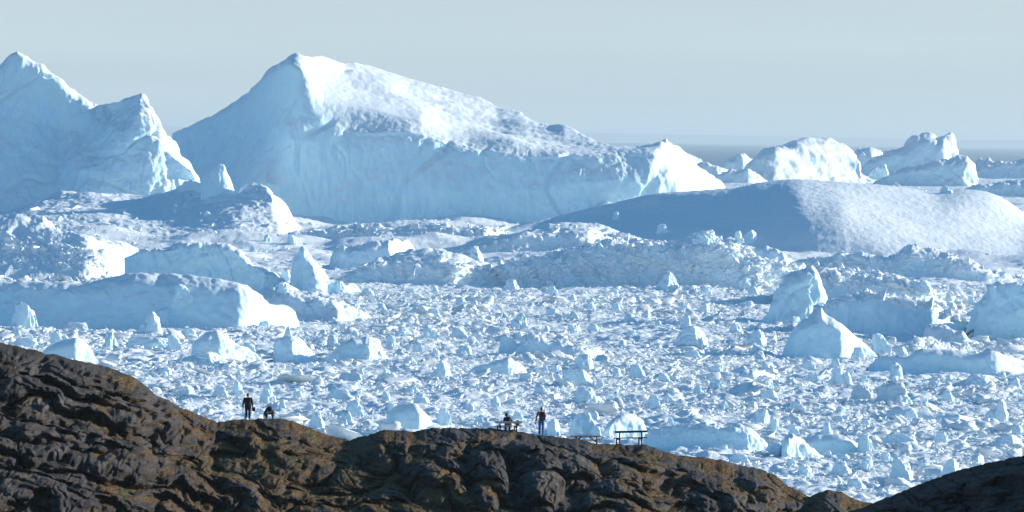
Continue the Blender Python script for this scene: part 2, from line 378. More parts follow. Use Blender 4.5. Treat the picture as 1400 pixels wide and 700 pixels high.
def ground_at(px):
    """highest rock point at a photo column: where things stand on the crest"""
    i = int(np.argmin(np.abs(RPX-px))); best = None
    for j in range(0, 40):
        w = RW[j, i]; yy = topx(w[0], w[1], w[2])[1]
        if best is None or yy < best[0]: best = (yy, w)
    return Vector(best[1])
def rock_z(x, y):
    d = (RW[:120, :, 0]-x)**2+(RW[:120, :, 1]-y)**2
    k = np.argpartition(d.ravel(), 3)[:3]
    return float(RW[:120, :, 2].ravel()[k].mean())

def tuft_cover():
    rs = np.random.RandomState(12)
    ok = np.argwhere((MOSS1[3:] > 0.54) & (RPX > -20)[None] & (RPX < 1250)[None]); ok[:, 0] += 3
    # even out over the surface as seen: take a random subset
    ok = ok[rs.choice(len(ok), min(len(ok), 26000), replace=False)]
    pos = RW[ok[:, 0], ok[:, 1]]+rs.normal(0, .03, (len(ok), 3))*np.array([1, 1, 0])
    V, F = [], []
    for k in range(6):
        a = k*1.05; c, s_ = math.cos(a), math.sin(a); b = len(V)
        V += [(c*.25-s_*.22, s_*.25+c*.22, -.2), (c*.25+s_*.22, s_*.25-c*.22, -.2), (c*.75, s_*.75, .75+.3*(k % 2))]
        F.append((b, b+1, b+2))
    V = np.array(V); F = np.array(F); n = len(pos)
    sz = rs.uniform(.035, .10, n)*(0.7+0.5*(rs.uniform(0, 1, n) > .8)); an = rs.uniform(0, 6.28, n)
    v = V[None]*sz[:, None, None]; x = v[..., 0]*np.cos(an)[:, None]-v[..., 1]*np.sin(an)[:, None]; y = v[..., 0]*np.sin(an)[:, None]+v[..., 1]*np.cos(an)[:, None]
    w = np.stack([x, y, v[..., 2]], -1)+pos[:, None, :]
    f = F[None]+(np.arange(n)*len(V))[:, None, None]
    m, nn_, l, b = new_mat('tundra_plants'); g = nn_.new('ShaderNodeNewGeometry')
    mp = nn_.new('ShaderNodeMapping'); mp.inputs['Scale'].default_value = (1, .2, 1); l.new(g.outputs['Position'], mp.inputs[0])
    c = ramp(nn_, l, noise(nn_, l, mp.outputs[0], 0.8, 5, 0.7), [(0.34, (0.06, 0.035, 0.015)), (0.45, (0.17, 0.085, 0.022)), (0.55, (0.22, 0.14, 0.04)), (0.64, (0.12, 0.14, 0.045))])
    l.new(c, b.inputs['Base Color']); b.inputs['Roughness'].default_value = 0.9
    tag(mesh_np('tundra_plants', w.reshape(-1, 3), f.reshape(-1, 3), m, False), 'rusty and olive moss and low heather growing over the rock ridge', 'ground cover', kind='stuff')
tuft_cover()

# ------------------------------------------------------------ brash ice: relief sheet + loose small chunks as one mass
def relief(x, y):
    z0 = np.zeros_like(x)
    g = sstep(1700, 2300, y)*(1-sstep(3600, 5200, y)*0.7)
    h = 1.1*fbm(np.stack([x/34, y/60, z0], -1), 3)+0.5*fbm(np.stack([x/13, y/19, z0+2], -1), 2)+0.25*fbm(np.stack([x/6, y/9, z0+4], -1), 2)
    h = h+g*(6.5*np.maximum(fbm(np.stack([x/80, y/150, z0+9], -1), 3), -0.2)+1.5)
    return h*0.9+0.7
def brash_sheet():
    pxs = np.concatenate([np.arange(-700, -60, 9.0), np.arange(-60, 1460, 2.2), np.arange(1460, 2200, 9.0)])
    ys = [680.0]
    while ys[-1] < 10500:
        d = ys[-1]; ys.append(d*(1.0008 if d < 2300 else 1.0028))
    ys = np.array(ys)
    X = ((pxs-700)*K)[None]*ys[:, None]; Y = np.repeat(ys[:, None], len(pxs), 1)
    Z = relief(X, Y)
    n = 1-0.5*sstep(1700, 2300, Y)
    Z = Z+n*(0.36*facet(np.stack([X/1.7, Y/2.4, 0*X], -1), 1, True)+0.75*facet(np.stack([X/4.5, Y/7.0, 0*X], -1), 2, True)+0.55*np.maximum(0, fbm(np.stack([X/9, Y/11, 0*X+6], -1), 4))-0.35)
    edge = sstep(7600, 10000, Y+900*fbm(np.stack([X/700, Y/900, 0*X], -1), 4))
    Z = Z-3.5*edge
    o = mesh_np('brash_ice', np.stack([X, Y, Z], -1).reshape(-1, 3), grid_faces(*X.shape), M_BRASH)
    tag(o, 'packed brash ice and snow covering the fjord between the icebergs', 'brash ice', kind='stuff')
brash_sheet()

def hull_proto(rs, npts, sub=0):
    bm = bmesh.new()
    pts = rs.uniform(-1, 1, (npts, 3)); pts /= np.maximum(1e-3, np.linalg.norm(pts, axis=1))[:, None]**0.7
    pts[:, 2] *= 0.72
    for p in pts: bm.verts.new(p)
    r = bmesh.ops.convex_hull(bm, input=bm.verts)
    bmesh.ops.delete(bm, geom=[g for g in r['geom_interior'] if isinstance(g, bmesh.types.BMVert)], context='VERTS')
    bmesh.ops.triangulate(bm, faces=bm.faces)
    if sub:
        bmesh.ops.subdivide_edges(bm, edges=bm.edges[:], cuts=sub, use_grid_fill=True)
        bmesh.ops.triangulate(bm, faces=bm.faces)
    bm.verts.index_update()
    V = np.array([v.co[:] for v in bm.verts]); F = np.array([[v.index for v in f.verts] for f in bm.faces])
    bm.free()
    if sub:
        V = V*(1+0.20*fbm(V*1.9+rs.uniform(0, 50), 3))[:, None]
    return V, F
_rs2 = np.random.RandomState(8)
PRO_S = [hull_proto(_rs2, 10) for _ in range(10)]
PRO_M = [hull_proto(_rs2, 14, 2) for _ in range(10)]
SC_V, SC_F, SC_N, SC_S = [], [], [0], []
def scatter(pos, size, protos, rs, flat=1.0):
    n = len(pos); ids = rs.randint(0, len(protos), n)
    ang = rs.uniform(0, 2*math.pi, n); tl = rs.normal(0, 0.25, (n, 2))
    sc = size[:, None]*np.stack([rs.uniform(.7, 1.3, n), rs.uniform(.7, 1.3, n), flat*rs.uniform(.5, 1.15, n)], -1)
    for k, (V, F) in enumerate(protos):
        s = np.where(ids == k)[0]
        if len(s) == 0: continue
        v = V[None]*sc[s][:, None, :]
        ca, sa = np.cos(ang[s])[:, None], np.sin(ang[s])[:, None]
        x = v[..., 0]*ca-v[..., 1]*sa; y = v[..., 0]*sa+v[..., 1]*ca; z = v[..., 2]+x*tl[s, :1]+y*tl[s, 1:]
        w = np.stack([x, y, z], -1)+pos[s][:, None, :]
        f = F[None]+(np.arange(len(s))*len(V))[:, None, None]+SC_N[0]
        SC_V.append(w.reshape(-1, 3).astype(np.float32)); SC_F.append(f.reshape(-1, 3).astype(np.int32)); SC_N[0] += len(s)*len(V); SC_S.append(np.full(len(s)*len(F), len(F) > 60))
def field_scatter():
    rs = np.random.RandomState(21)
    def pts(n, y0, y1, x0=-60, x1=1460, pw=2):
        y = (rs.uniform(y0**pw, y1**pw, n))**(1/pw); px = rs.uniform(x0, x1, n)
        return (px-700)*K*y, y
    for n, y0, y1, smin, a, smax, pr, fl_ in ((110000, 740, 1800, 0.20, 2.1, 1.1, PRO_S, .72), (1500, 740, 2000, 1.3, 2.4, 4.5, PRO_M, .2), (15000, 740, 1900, 0.5, 2.0, 3.0, PRO_M, .72),
                                    (30000, 1750, 3100, 0.25, 2.2, 1.3, PRO_S, .72), (900, 1800, 3000, 0.8, 2.5, 2.4, PRO_M, .72), (4000, 3100, 8200, 1.0, 2.0, 5.0, PRO_S, .72)):
        x, y = pts(n, y0, y1)
        s = np.minimum(smin*(rs.uniform(0.02, 1, n))**(-1/a), smax)
        cl = fbm(np.stack([x/55, y/75, 0*x+31], -1), 3)
        keep = rs.uniform(0, 1, n) < np.clip((0.62 if pr is PRO_S else 0.35)+(1.1 if pr is PRO_S else 1.9)*cl, 0.05, 1)
        x, y, s = x[keep], y[keep], s[keep]
        scatter(np.stack([x, y, relief(x, y)+0.10*s], -1), s, pr, rs, fl_)
    for n, x0, x1 in ((5000, -700, -60), (5000, 1460, 2200)):
        x, y = pts(n, 740, 2600, x0, x1); s = np.minimum(0.8*(rs.uniform(0.02, 1, n))**(-1/2.2), 4)
        scatter(np.stack([x, y, relief(x, y)], -1), s, PRO_S, rs)
field_scatter()

# ------------------------------------------------------------ icebergs as lofted surfaces: rows of (photo column, photo row, extra distance)
LAND = []      # landmarks used to word the labels of the small blocks
def loft(name, label, Y0, rows, base=((0, 0),), back=60, mat=None, rnd=0.5, sx=1.2, sv=1.0, step=1.3, nz=(), rub=None, land=None, cat='iceberg', group=None, seed=0, vstep=1.3):
    ridge = np.array(rows[-1], float)
    x0, x1 = ridge[0, 0], ridge[-1, 0]
    nc = int(max(24, (x1-x0)/step)); pxs = np.linspace(x0, x1, nc)
    nodes = []
    bp = np.array(base, float); bd = np.interp(pxs, bp[:, 0], bp[:, 1])
    Yb = Y0+bd
    pb = pyz(pxs, Yb, -2.0); nodes.append((pb, Yb))
    for r in rows:
        a = np.array(r, float)
        yy = np.interp(pxs, a[:, 0], a[:, 1]); dd = np.interp(pxs, a[:, 0], a[:, 2])
        nodes.append((yy, Y0+dd))
    # rows may not cross below the base
    N = np.array([P(pxs, y, d) for y, d in nodes])       # K,nc,3
    for k in range(1, len(N)): N[k, :, 2] = np.maximum(N[k, :, 2], -2.0+0.1*k)
    r = N[-1]
    bk = np.array(back) if np.ndim(back) else np.full(nc, float(back))
    b1 = r.copy(); b1[:, 1] += bk*0.35; b1[:, 2] = r[:, 2]*0.8-1
    b2 = r.copy(); b2[:, 1] += bk; b2[:, 2] = -2.5
    N = np.concatenate([N, b1[None], b2[None]], 0)
    seg = []
    for k in range(len(nodes)):
        pass
    kk = len(N); cum = [0]
    for k in range(1, kk):
        L = np.linalg.norm(N[k]-N[k-1], axis=1).mean()
        if k < len(nodes):
            Lp = np.abs(nodes[k][0]-nodes[k-1][0]).mean()/vstep
            cnt = max(4, int(Lp*1.2), int(L/(Y0*K*4)))
        else: cnt = max(5, int(min(40, L/(Y0*K*4))))
        cum.append(cum[-1]+cnt)
    nv = cum[-1]+1
    t = np.arange(nv); seg = np.clip(np.searchsorted(cum, t, side='right')-1, 0, kk-2)
    f = (t-np.array(cum)[seg])/(np.array(cum)[seg+1]-np.array(cum)[seg])
    T = np.zeros_like(N); T[1:-1] = (N[2:]-N[:-2])*0.5
    f_ = f[:, None, None]; a, b = N[seg], N[seg+1]; ta, tb = T[seg], T[seg+1]
    lin = a*(1-f_)+b*f_
    her = a*(2*f_**3-3*f_**2+1)+ta*(f_**3-2*f_**2+f_)+b*(-2*f_**3+3*f_**2)+tb*(f_**3-f_**2)
    W = lin*(1-rnd)+her*rnd
    if sx: W = smooth1(W, sx, 1)
    if sv: W = smooth1(W, sv, 0)
    n = grid_normals(W)
    vidx = np.interp(t, cum, np.arange(kk))[:, None]       # row coordinate: 1 = first given row, len(rows) = ridge
    edge = np.minimum(1, np.minimum(np.arange(nc), np.arange(nc)[::-1])/6.0)[None]
    disp = 0
    for sp in nz:
        kind, amp, sc = sp[0], sp[1], np.array(sp[2], float); v0, v1 = sp[3] if len(sp) > 3 else (-1, 99)
        q = W/sc+seed*3.7
        if kind == 'fbm': h = fbm(q, 4)
        elif kind == 'fine': h = fbm(q, 2)
        elif kind == 'ridge': h = ridged(q, 4)-0.3
        elif kind == 'crack': h = -np.maximum(0, 1-np.abs(perlin(q+0.4*perlin(q*1.9)[..., None]))*14)
        elif kind == 'facet': h = facet(q+0.25*fbm(q*1.3, 2)[..., None], seed)
        w = sstep(v0-0.25, v0+0.25, vidx)*(1-sstep(v1-0.25, v1+0.25, vidx))
        disp = disp+amp*h*w
    if len(nz): W = W+n*(disp*edge)[..., None]
    o = mesh_np(name, W.reshape(-1, 3), grid_faces(nv, nc), mat or M_BERG)
    tag(o, label, cat, group)
    if land:
        LAND.append((float(np.mean(ridge[:, 0])), float(np.median(ridge[:, 1])*0.4+pb.mean()*0.6), land))
    if rub:
        cnt, smin, smax, v0, v1 = rub[:5]; rs = np.random.RandomState(seed+50)
        i0 = np.searchsorted(vidx[:, 0], v0); i1 = np.searchsorted(vidx[:, 0], v1)
        ii = rs.randint(i0, max(i0+1, min(i1, nv-1)), cnt); jj = rs.randint(0, nc, cnt)
        if len(rub) > 5:
            ok = (pxs[jj] > rub[5]) & (pxs[jj] < rub[6]); ii, jj = ii[ok], jj[ok]
        s = np.minimum(smin*(rs.uniform(0.02, 1, len(ii)))**(-1/2.0), smax)
        scatter(W[ii, jj], s, PRO_S, rs)
    return o
def ridge_berg(label, outline, pybase, back=None, lean=0.5, end=0.6, left=0.15, prof=(0.30, 0.45), land=None, mat=None, nz=None, seed=0, lit=None, rub=None, sx=1.0, shoulder=None, name='iceberg', group=None, rnd=0.4, cat='iceberg'):
    """a floe with a steep shaded face to the viewer whose right end turns away towards the sun"""
    o = np.array(outline, float); xm = o[:, 0].mean()
    Y0 = float(sea_dist(xm, pybase)); m = Y0*K
    w = (o[-1, 0]-o[0, 0])*m
    h = (pybase-o[:, 1].min())*m
    lit = lit if lit is not None else o[0, 0]+0.68*(o[-1, 0]-o[0, 0])
    def dd(px):
        e = np.maximum(0, px-lit)*m; s = np.maximum(0, (o[0, 0]+0.15*(o[-1, 0]-o[0, 0]))-px)*m
        return e*end*2.2+s*left*6
    px = np.linspace(o[0, 0], o[-1, 0], 60)
    top = np.interp(px, o[:, 0], o[:, 1]); bd = dd(px)
    pb = pyz(px, Y0+bd, -1.0)
    hh = np.maximum(0, pb-top)*m
    rows = []
    for fr, dp in ((0.4, prof[0]), (0.8, prof[1])):
        rows.append([(x, b+(t-b)*fr, d+lean*H_*dp) for x, b, t, d, H_ in zip(px, pb, top, bd, hh)])
    rows.append([(x, t, d+lean*H_) for x, t, d, H_ in zip(px, top, bd, hh)])
    back = back if back is not None else max(h*2.2, w*0.45)
    if nz is None: nz = (('fbm', 0.07*h, (h*0.9,)*3), ('facet', 0.11*h, (h*0.6,)*3), ('facet', 0.05*h, (h*0.22,)*3), ('ridge', 0.035*h, (h*0.18, h*.3, h*0.45)), ('crack', 0.05*h, (h*1.3,)*3))
    return loft(name, label, Y0, rows, base=[(x, d) for x, d in zip(px, bd)], back=back, mat=mat or M_BERG, rnd=rnd, sx=sx, sv=0.8, nz=nz, rub=rub, land=land, seed=seed, group=group, cat=cat, step=1.1)

# the big sloping iceberg in the middle
YM = float(sea_dist(600, 312))
loft('iceberg', 'huge central iceberg with a sharp summit and long snowy top sloping down rightwards', YM, [
    [(235, 262, 232.5), (300, 258, 108.5), (345, 250, 21.7), (362, 246, 0), (410, 268, -8), (550, 264, -8), (700, 262, -2), (800, 250, 3), (900, 246, 14), (925, 250, 22), (945, 254, 55), (992, 262, 150)],
    [(235, 222, 232.5), (300, 205, 147.2), (350, 198, 62.6), (385, 193, 9.7), (398, 190, 0), (440, 196, 0), (480, 196, 4), (560, 192, 2), (700, 222, 6), (800, 226, 10), (895, 222, 20), (915, 224, 28), (950, 238, 90), (992, 259, 152)],
    [(235, 203, 235.6), (300, 180, 167.4), (350, 162, 92.5), (390, 150, 30.7), (412, 150, 12), (440, 176, 4), (480, 178, 6), (520, 180, 6), (560, 178, 6), (700, 212, 9), (800, 216, 13), (895, 208, 24), (908, 208, 30), (950, 234, 96), (992, 258, 154)],
    [(235, 184, 241.8), (300, 159, 178.2), (335, 140, 131.8), (365, 112, 81.6), (385, 95, 47.6), (400, 90, 30), (412, 96, 24), (420, 112, 21), (428, 131, 19), (440, 140, 19), (480, 147, 22), (520, 152, 24), (575, 163, 22), (615, 184, 20), (640, 191, 20), (700, 192, 22), (740, 201, 24), (800, 205, 26), (835, 207, 28), (870, 206, 28), (905, 200, 34), (945, 228, 98), (992, 257, 156)],
    [(235, 183.5, 244.9), (300, 156, 186), (335, 136, 142.6), (365, 107, 94.7), (385, 86, 64.9), (405, 77, 52), (420, 88, 48), (440, 108, 76), (480, 112, 100), (520, 116, 112), (600, 143, 105), (680, 170, 84), (740, 187, 60), (800, 198, 48), (870, 204, 42), (905, 196, 40), (945, 226, 100), (992, 256, 158)],
    [(235, 183, 248), (262, 172, 226.3), (300, 155, 195.3), (335, 135, 155), (365, 105, 105.3), (385, 84, 75.7), (395, 74, 68), (405, 70, 68), (415, 73, 72), (425, 77, 84), (440, 81, 125), (470, 88, 158), (484, 85, 172), (520, 92, 192), (560, 104, 195), (620, 122, 185), (680, 145, 160), (712, 152, 146), (735, 166, 124), (752, 174, 100), (772, 172, 90), (800, 184, 74), (835, 199, 56), (870, 203, 48), (905, 195, 44), (925, 205, 66), (945, 224, 104), (968, 243, 134), (992, 256, 160)]],
    base=[(235, 232), (300, 105), (340, 16), (352, -4), (410, -14), (550, -14), (700, -8), (850, 2), (930, 20), (945, 50), (992, 150)], back=180, mat=M_BERG, rnd=0.15, sx=1.1, sv=0.7,
    nz=(('fine', 3.4, (60, 70, 50)), ('fbm', 0.9, (18, 18, 26), (0, 3.2)), ('ridge', 1.2, (9, 30, 40), (0, 2.6)), ('facet', 2.6, (38, 38, 48), (0.3, 2.8)), ('crack', 0.9, (200, 110, 90), (4.3, 7)), ('fbm', 0.8, (70, 26, 40), (4.3, 7)), ('crack', 2.6, (70, 70, 100), (0, 3.4)), ('crack', 0.6, (30, 30, 60), (0, 3.4)), ('fbm', 1.0, (80, 40, 30), (4.1, 7)), ('ridge', 0.5, (80, 20, 40), (4.1, 7)), ('fine', 0.34, (4.5, 8, 5), (4.1, 7)), ('fbm', 0.3, (3, 3, 5), (0, 4))),
    land='huge central iceberg', seed=1)
# the twin-peaked iceberg on the left
loft('iceberg', 'tall twin-peaked iceberg at the left edge with cracked pale blue walls', 2860.0, [
    [(-300, 285, 60), (0, 280, 10), (60, 275, 20), (90, 272, 16), (130, 272, 0), (200, 275, -10), (240, 272, -4), (262, 270, 0), (275, 275, 24)],
    [(-300, 240, 80), (0, 225, 26), (50, 232, 34), (80, 235, 34), (110, 232, 14), (150, 235, -2), (200, 238, -6), (238, 240, 0), (262, 246, 8), (275, 262, 30)],
    [(-300, 200, 90), (0, 160, 44), (40, 165, 48), (80, 178, 56), (110, 182, 52), (135, 184, 32), (155, 180, 14), (175, 180, 3), (195, 182, 2), (215, 195, 1), (240, 216, 1), (262, 236, 3), (275, 262, 14)],
    [(-300, 160, 100), (-60, 116, 60), (-5, 97, 50), (8, 90, 48), (22, 84, 46), (50, 94, 48), (80, 116, 52), (105, 138, 56), (130, 154, 54), (150, 154, 44), (172, 148, 26), (190, 138, 14), (200, 152, 13), (215, 178, 10), (235, 200, 9), (258, 222, 9), (275, 260, 18)],
    [(-300, 150, 120), (-120, 118, 80), (-40, 104, 60), (-6, 93, 54), (4, 90, 54), (9, 84, 52), (14, 74, 52), (24, 68.5, 52), (32, 74, 53), (45, 81, 54), (58, 88, 56), (72, 103, 58), (85, 112, 60), (92, 121, 62), (104, 128, 64), (118, 141, 68), (126, 145, 70), (136, 149, 68), (148, 147, 64), (158, 142, 48), (168, 137, 38), (175, 133, 34), (192, 124.5, 24), (197, 125.5, 24), (201, 137, 22), (204, 148, 21), (214, 162, 19), (219, 176, 18), (226, 186, 17), (234, 188, 17), (238, 198, 16), (246, 208, 15), (258, 218, 15), (263, 232, 15), (275, 258, 22)]],
    base=[(-300, 50), (0, 0), (60, 8), (130, -8), (210, -16), (250, -10), (275, 20)], back=140, rnd=0.4, sx=1.0, sv=1.0,
    nz=(('fbm', 2.4, (36, 36, 36)), ('facet', 1.0, (22, 24, 34)), ('crack', 0.7, (24, 30, 40), (0, 4.5)), ('ridge', 1.6, (14, 20, 30)), ('crack', 2.2, (45, 45, 45), (0, 4.5)), ('fbm', 0.5, (4, 4, 6))), land='twin-peaked iceberg', seed=2)
# snow shelf with a pinnacle in front of both
shelf = loft('iceberg', 'low snow-covered ice shelf with upright white pinnacle and rounded lit right end', 2560.0, [
    [(-300, 322, 0), (0, 322, 0), (150, 322, 0), (250, 322, 5), (330, 316, 12), (380, 312, 26), (414, 316, 60)],
    [(-300, 310, 40), (0, 304, 40), (85, 290, 60), (200, 290, 70), (290, 284, 60), (330, 282, 50), (372, 284, 50), (398, 300, 58), (414, 315, 66)],
    [(-300, 303, 80), (0, 296, 90), (60, 275, 110), (110, 268, 120), (205, 272, 125), (262, 262, 105), (285, 268, 80), (310, 268, 70), (330, 264, 70), (350, 262, 66), (372, 268, 60), (390, 286, 62), (404, 303, 66), (414, 314.5, 70)],
    [(-300, 300, 120), (-50, 300, 120), (20, 290, 125), (55, 274, 130), (85, 262, 135), (110, 264, 140), (150, 266, 145), (205, 266, 145), (232, 262, 140), (252, 250, 120), (262, 247, 110), (275, 250, 100), (285, 250, 90), (309, 256, 86), (318, 262, 88), (324, 266, 88), (330, 255, 84), (345, 250, 80), (358, 251, 76), (366, 255, 74), (374, 266, 72), (384, 273, 72), (392, 286, 74), (402, 303, 76), (414, 314, 78)]],
    back=90, mat=M_SNOW, rnd=0.5, sx=0.9, nz=(('fbm', 1.6, (40, 40, 20)), ('facet', 1.2, (14, 14, 14), (2.5, 9)), ('fine', 0.45, (3.2, 3.2, 3.2))), rub=(140, 0.9, 3.5, 0.8, 2.4), land='snow shelf with the pinnacle', seed=3)
pin = loft('pinnacle', None, 2560.0+76, [
    [(274, 272, 0), (277, 252, 0), (300, 246, 0), (312, 252, 2), (317, 262, 8), (323, 272, 12)],
    [(274, 270, 4), (276, 250, 3), (279, 238, 4), (286, 233, 4), (297, 226, 4), (306, 224, 4), (310, 232, 5), (312, 241, 7), (315, 248, 9), (319, 258, 11), (323, 268, 14)]],
    base=[(274, 0), (306, -2), (323, 8)], back=14, mat=M_BERG, rnd=0.4, sx=0.5, sv=0.6, step=0.8, nz=(('facet', 1.2, (7, 7, 9)), ('fbm', 0.4, (4, 4, 4))), seed=33)
pin.parent = shelf; pin.matrix_parent_inverse.identity()
for _k in ('label', 'category', 'group'):
    if _k in pin: del pin[_k]
# snow dome on the right
loft('iceberg', 'very broad smooth snow dome, left flank in blue shade and right flank sunlit', 2380.0, [
    [(690, 318, 50.4), (760, 330, 42), (900, 345, 11.6), (1000, 352, 2.4), (1100, 352, 0), (1200, 350, 0), (1300, 366, 4.2), (1400, 372, 16.8), (1500, 340, 50.4), (1620, 320, 84)],
    [(690, 316, 75.6), (760, 316, 92.4), (850, 312, 70.1), (950, 312, 44), (1050, 312, 27.4), (1105, 308, 21), (1150, 305, 23.1), (1230, 318, 31.5), (1310, 335, 37.8), (1400, 345, 50.4), (1500, 325, 71.4), (1620, 315, 92.4)],
    [(690, 315, 100.8), (760, 305, 126), (850, 288, 113.4), (950, 282, 85.4), (1050, 275, 64.1), (1090, 270, 56.7), (1150, 274, 60.9), (1230, 286, 73.5), (1310, 296, 81.9), (1400, 316, 92.4), (1500, 312, 100.8), (1620, 310, 109.2)],
    [(690, 314, 126), (716, 307, 138.4), (760, 295, 151.2), (820, 279, 138.6), (860, 269, 138.5), (900, 262, 129.8), (960, 259, 120.1), (1010, 257, 114.5), (1030, 251, 115), (1060, 247, 112.9), (1085, 245, 108.4), (1130, 247, 110.9), (1200, 250, 115.5), (1240, 255, 118.4), (1280, 262, 121), (1320, 258, 123.5), (1350, 260, 126.8), (1368, 267, 128.5), (1385, 277, 129.4), (1400, 290, 130.2), (1440, 302, 130.2), (1500, 308, 130.2), (1620, 311, 130.2)]],
    base=[(690, 40), (760, 30), (850, 12), (950, 0), (1000, -5), (1200, -5), (1400, 8), (1620, 80)], back=200, mat=M_SNOW, rnd=0.8, sx=5, sv=3, step=1.5,
    nz=(('fbm', 1.0, (90, 90, 50)), ('fine', 0.15, (3.0, 3.0, 3.0)), ('fbm', 0.22, (40, 8, 8))), land='broad snow dome', seed=4)
# left middle: rounded berg with a bright right end
ridge_berg('rounded iceberg at the left edge with smooth curved top and bright right end', [(-220, 330), (-100, 312), (0, 303), (20, 299), (45, 297), (62, 299), (70, 312), (100, 315), (135, 325), (165, 338), (180, 347), (189, 358), (192, 366), (184, 378)], 386, back=110, lean=2.2, lit=120, end=1.2, prof=(0.45, 0.75), mat=M_BERG, land='rounded iceberg at the left edge', seed=5, sx=1.5,
           nz=(('fbm', 1.6, (26, 26, 20)), ('ridge', 0.9, (8, 20, 8)), ('fbm', 0.35, (3, 3, 3))), rub=(700, 0.6, 2.6, 0.8, 1.7, -60, 140), rnd=0.7)
# ice wall between
ridge_berg('pale blue flat-topped ice wall between the snow shelf and the long shaded slab', [(170, 352), (196, 341), (230, 338), (250, 332), (262, 331), (285, 334), (300, 333), (325, 342), (345, 362), (372, 376), (400, 396)], 402, back=130, lean=0.35, lit=360, mat=M_BERG, land='flat-topped ice wall', seed=6)
ridge_berg('low blue ice hump in front of the fin-shaped iceberg', [(340, 408), (360, 396), (388, 385), (400, 392), (415, 398), (440, 400), (470, 414), (500, 428), (520, 440)], 442, back=60, lean=2.0, mat=M_SNOW, land='low blue hump', seed=7, end=1.0)
ridge_berg('long blue shaded slab iceberg at the left with a brilliant white right end', [(-220, 385), (-60, 382), (0, 383), (60, 383), (120, 386), (165, 379), (200, 374), (240, 377), (290, 382), (325, 385), (338, 389), (350, 400), (365, 412), (385, 416), (400, 424), (409, 438), (412, 453)], 453, back=40, lean=0.9, lit=333, end=0.9, prof=(0.3, 0.6), mat=M_BERG, land='long shaded slab', seed=8, sx=1.0,
           nz=(('fbm', 1.2, (24, 24, 14)), ('facet', 0.5, (9, 9, 9)), ('fine', 0.25, (2.4, 2.4, 2.4))))
# fin-shaped bergs in the middle distance
ridge_berg('narrow fin-shaped iceberg with a white edge running down its right side', [(396, 400), (398, 352), (402, 348), (408, 336), (413, 332), (418, 335), (430, 350), (440, 362), (447, 374), (456, 384), (462, 390), (486, 392), (497, 402)], 404, back=16, lean=0.5, lit=430, mat=M_BERG, land='fin-shaped iceberg', seed=9)
ridge_berg('small bright ice block between the fin-shaped iceberg and the snowy hummocks', [(446, 372), (452, 362), (458, 342), (468, 337), (475, 340), (486, 336), (500, 335), (520, 330), (540, 325), (556, 332), (568, 345), (575, 362)], 372, back=70, lean=0.8, mat=M_RUBB, land='bright block', seed=10, end=1.0)
ridge_berg('broad snowy hummock below the centre of the huge iceberg', [(395, 322), (430, 313), (480, 311), (540, 308), (600, 308), (660, 309), (700, 312), (740, 318), (790, 330)], 336, back=120, lean=3.2, mat=M_SNOW, land='snowy hummock', seed=11, end=1.4, nz=(('fbm', 2.6, (40, 30, 20)), ('ridge', 1.4, (22, 30, 16)), ('fine', 0.4, (3, 3, 3))), rub=(300, 0.8, 3, 0.8, 2.9))
ridge_berg('smooth blue snow hummock under the left foot of the snow dome', [(600, 345), (640, 338), (680, 325), (720, 315), (770, 307), (815, 308), (850, 322), (880, 334), (900, 345)], 352, back=90, lean=3.0, mat=M_SNOW, land='blue snow hummock', seed=12, nz=(('fbm', 2.0, (30, 26, 16)), ('fine', 0.4, (3, 3, 3))), rub=(120, 0.8, 3, 0.8, 2.9))
ridge_berg('shaded snow mound to the left of the pyramid iceberg', [(455, 392), (480, 372), (520, 352), (560, 343), (600, 341), (640, 352), (680, 372), (700, 388)], 394, back=80, lean=1.8, mat=M_SNOW, land='shaded mound', seed=13, nz=(('fbm', 1.8, (26, 26, 16)), ('ridge', 1.2, (18, 26, 12)), ('fine', 0.4, (3, 3, 3))), rub=(200, 0.8, 2.6, 0.8, 2.9))
ridge_berg('pyramid iceberg with a smooth shaded front and a thin sunlit right edge', [(600, 385), (615, 374), (626, 352), (634, 340), (645, 334), (655, 333), (659, 345), (662, 356), (668, 366), (674, 373), (690, 366), (702, 374), (720, 384)], 392, back=20, lean=0.45, lit=657, mat=M_BERG, land='pyramid iceberg', seed=14)
# rubble ridge
ridge_berg('long blue-shaded rubble ridge crowned with ice boulders below the snow dome', [(640, 396), (668, 372), (700, 362), (740, 356), (765, 343), (800, 338), (830, 328), (845, 322), (860, 318), (880, 322), (905, 326), (930, 330), (955, 326), (980, 324), (1005, 330), (1020, 340), (1040, 352), (1070, 360), (1100, 372)], 397, back=90, lean=1.1, mat=M_RUBB, land='rubble ridge', seed=15, end=0.5, lit=1040,
           nz=(('fbm', 2.4, (26, 26, 20)), ('facet', 1.5, (11, 11, 11)), ('fbm', 0.8, (4, 4, 4)), ('facet', 0.5, (2.4, 2.4, 2.4))), rub=(4200, 0.42, 2.4, 0.5, 3.6))
ridge_berg('white craggy boulder heap topping the left end of the rubble ridge', [(832, 330), (838, 318), (850, 306), (858, 301), (868, 300), (878, 299), (888, 303), (893, 312), (897, 328), (905, 334)], 338, back=14, lean=0.5, mat=M_BLOCK, land='craggy heap', seed=16)
ridge_berg('rough brash heap rising against the shaded flank of the snow dome', [(795, 304), (808, 292), (815, 276), (828, 272), (840, 275), (850, 280), (845, 292), (856, 302), (862, 312)], 316, back=30, lean=0.7, mat=M_RUBB, land='rough heap', seed=17, rub=(160, 0.7, 2.6, 0.8, 2.9))
ridge_berg('leaning wedge block at the right end of the rubble ridge', [(1028, 364), (1031, 336), (1045, 335), (1060, 338), (1072, 346), (1080, 354), (1092, 360)], 366, back=16, lean=0.5, mat=M_BLOCK, land='leaning wedge', seed=18)
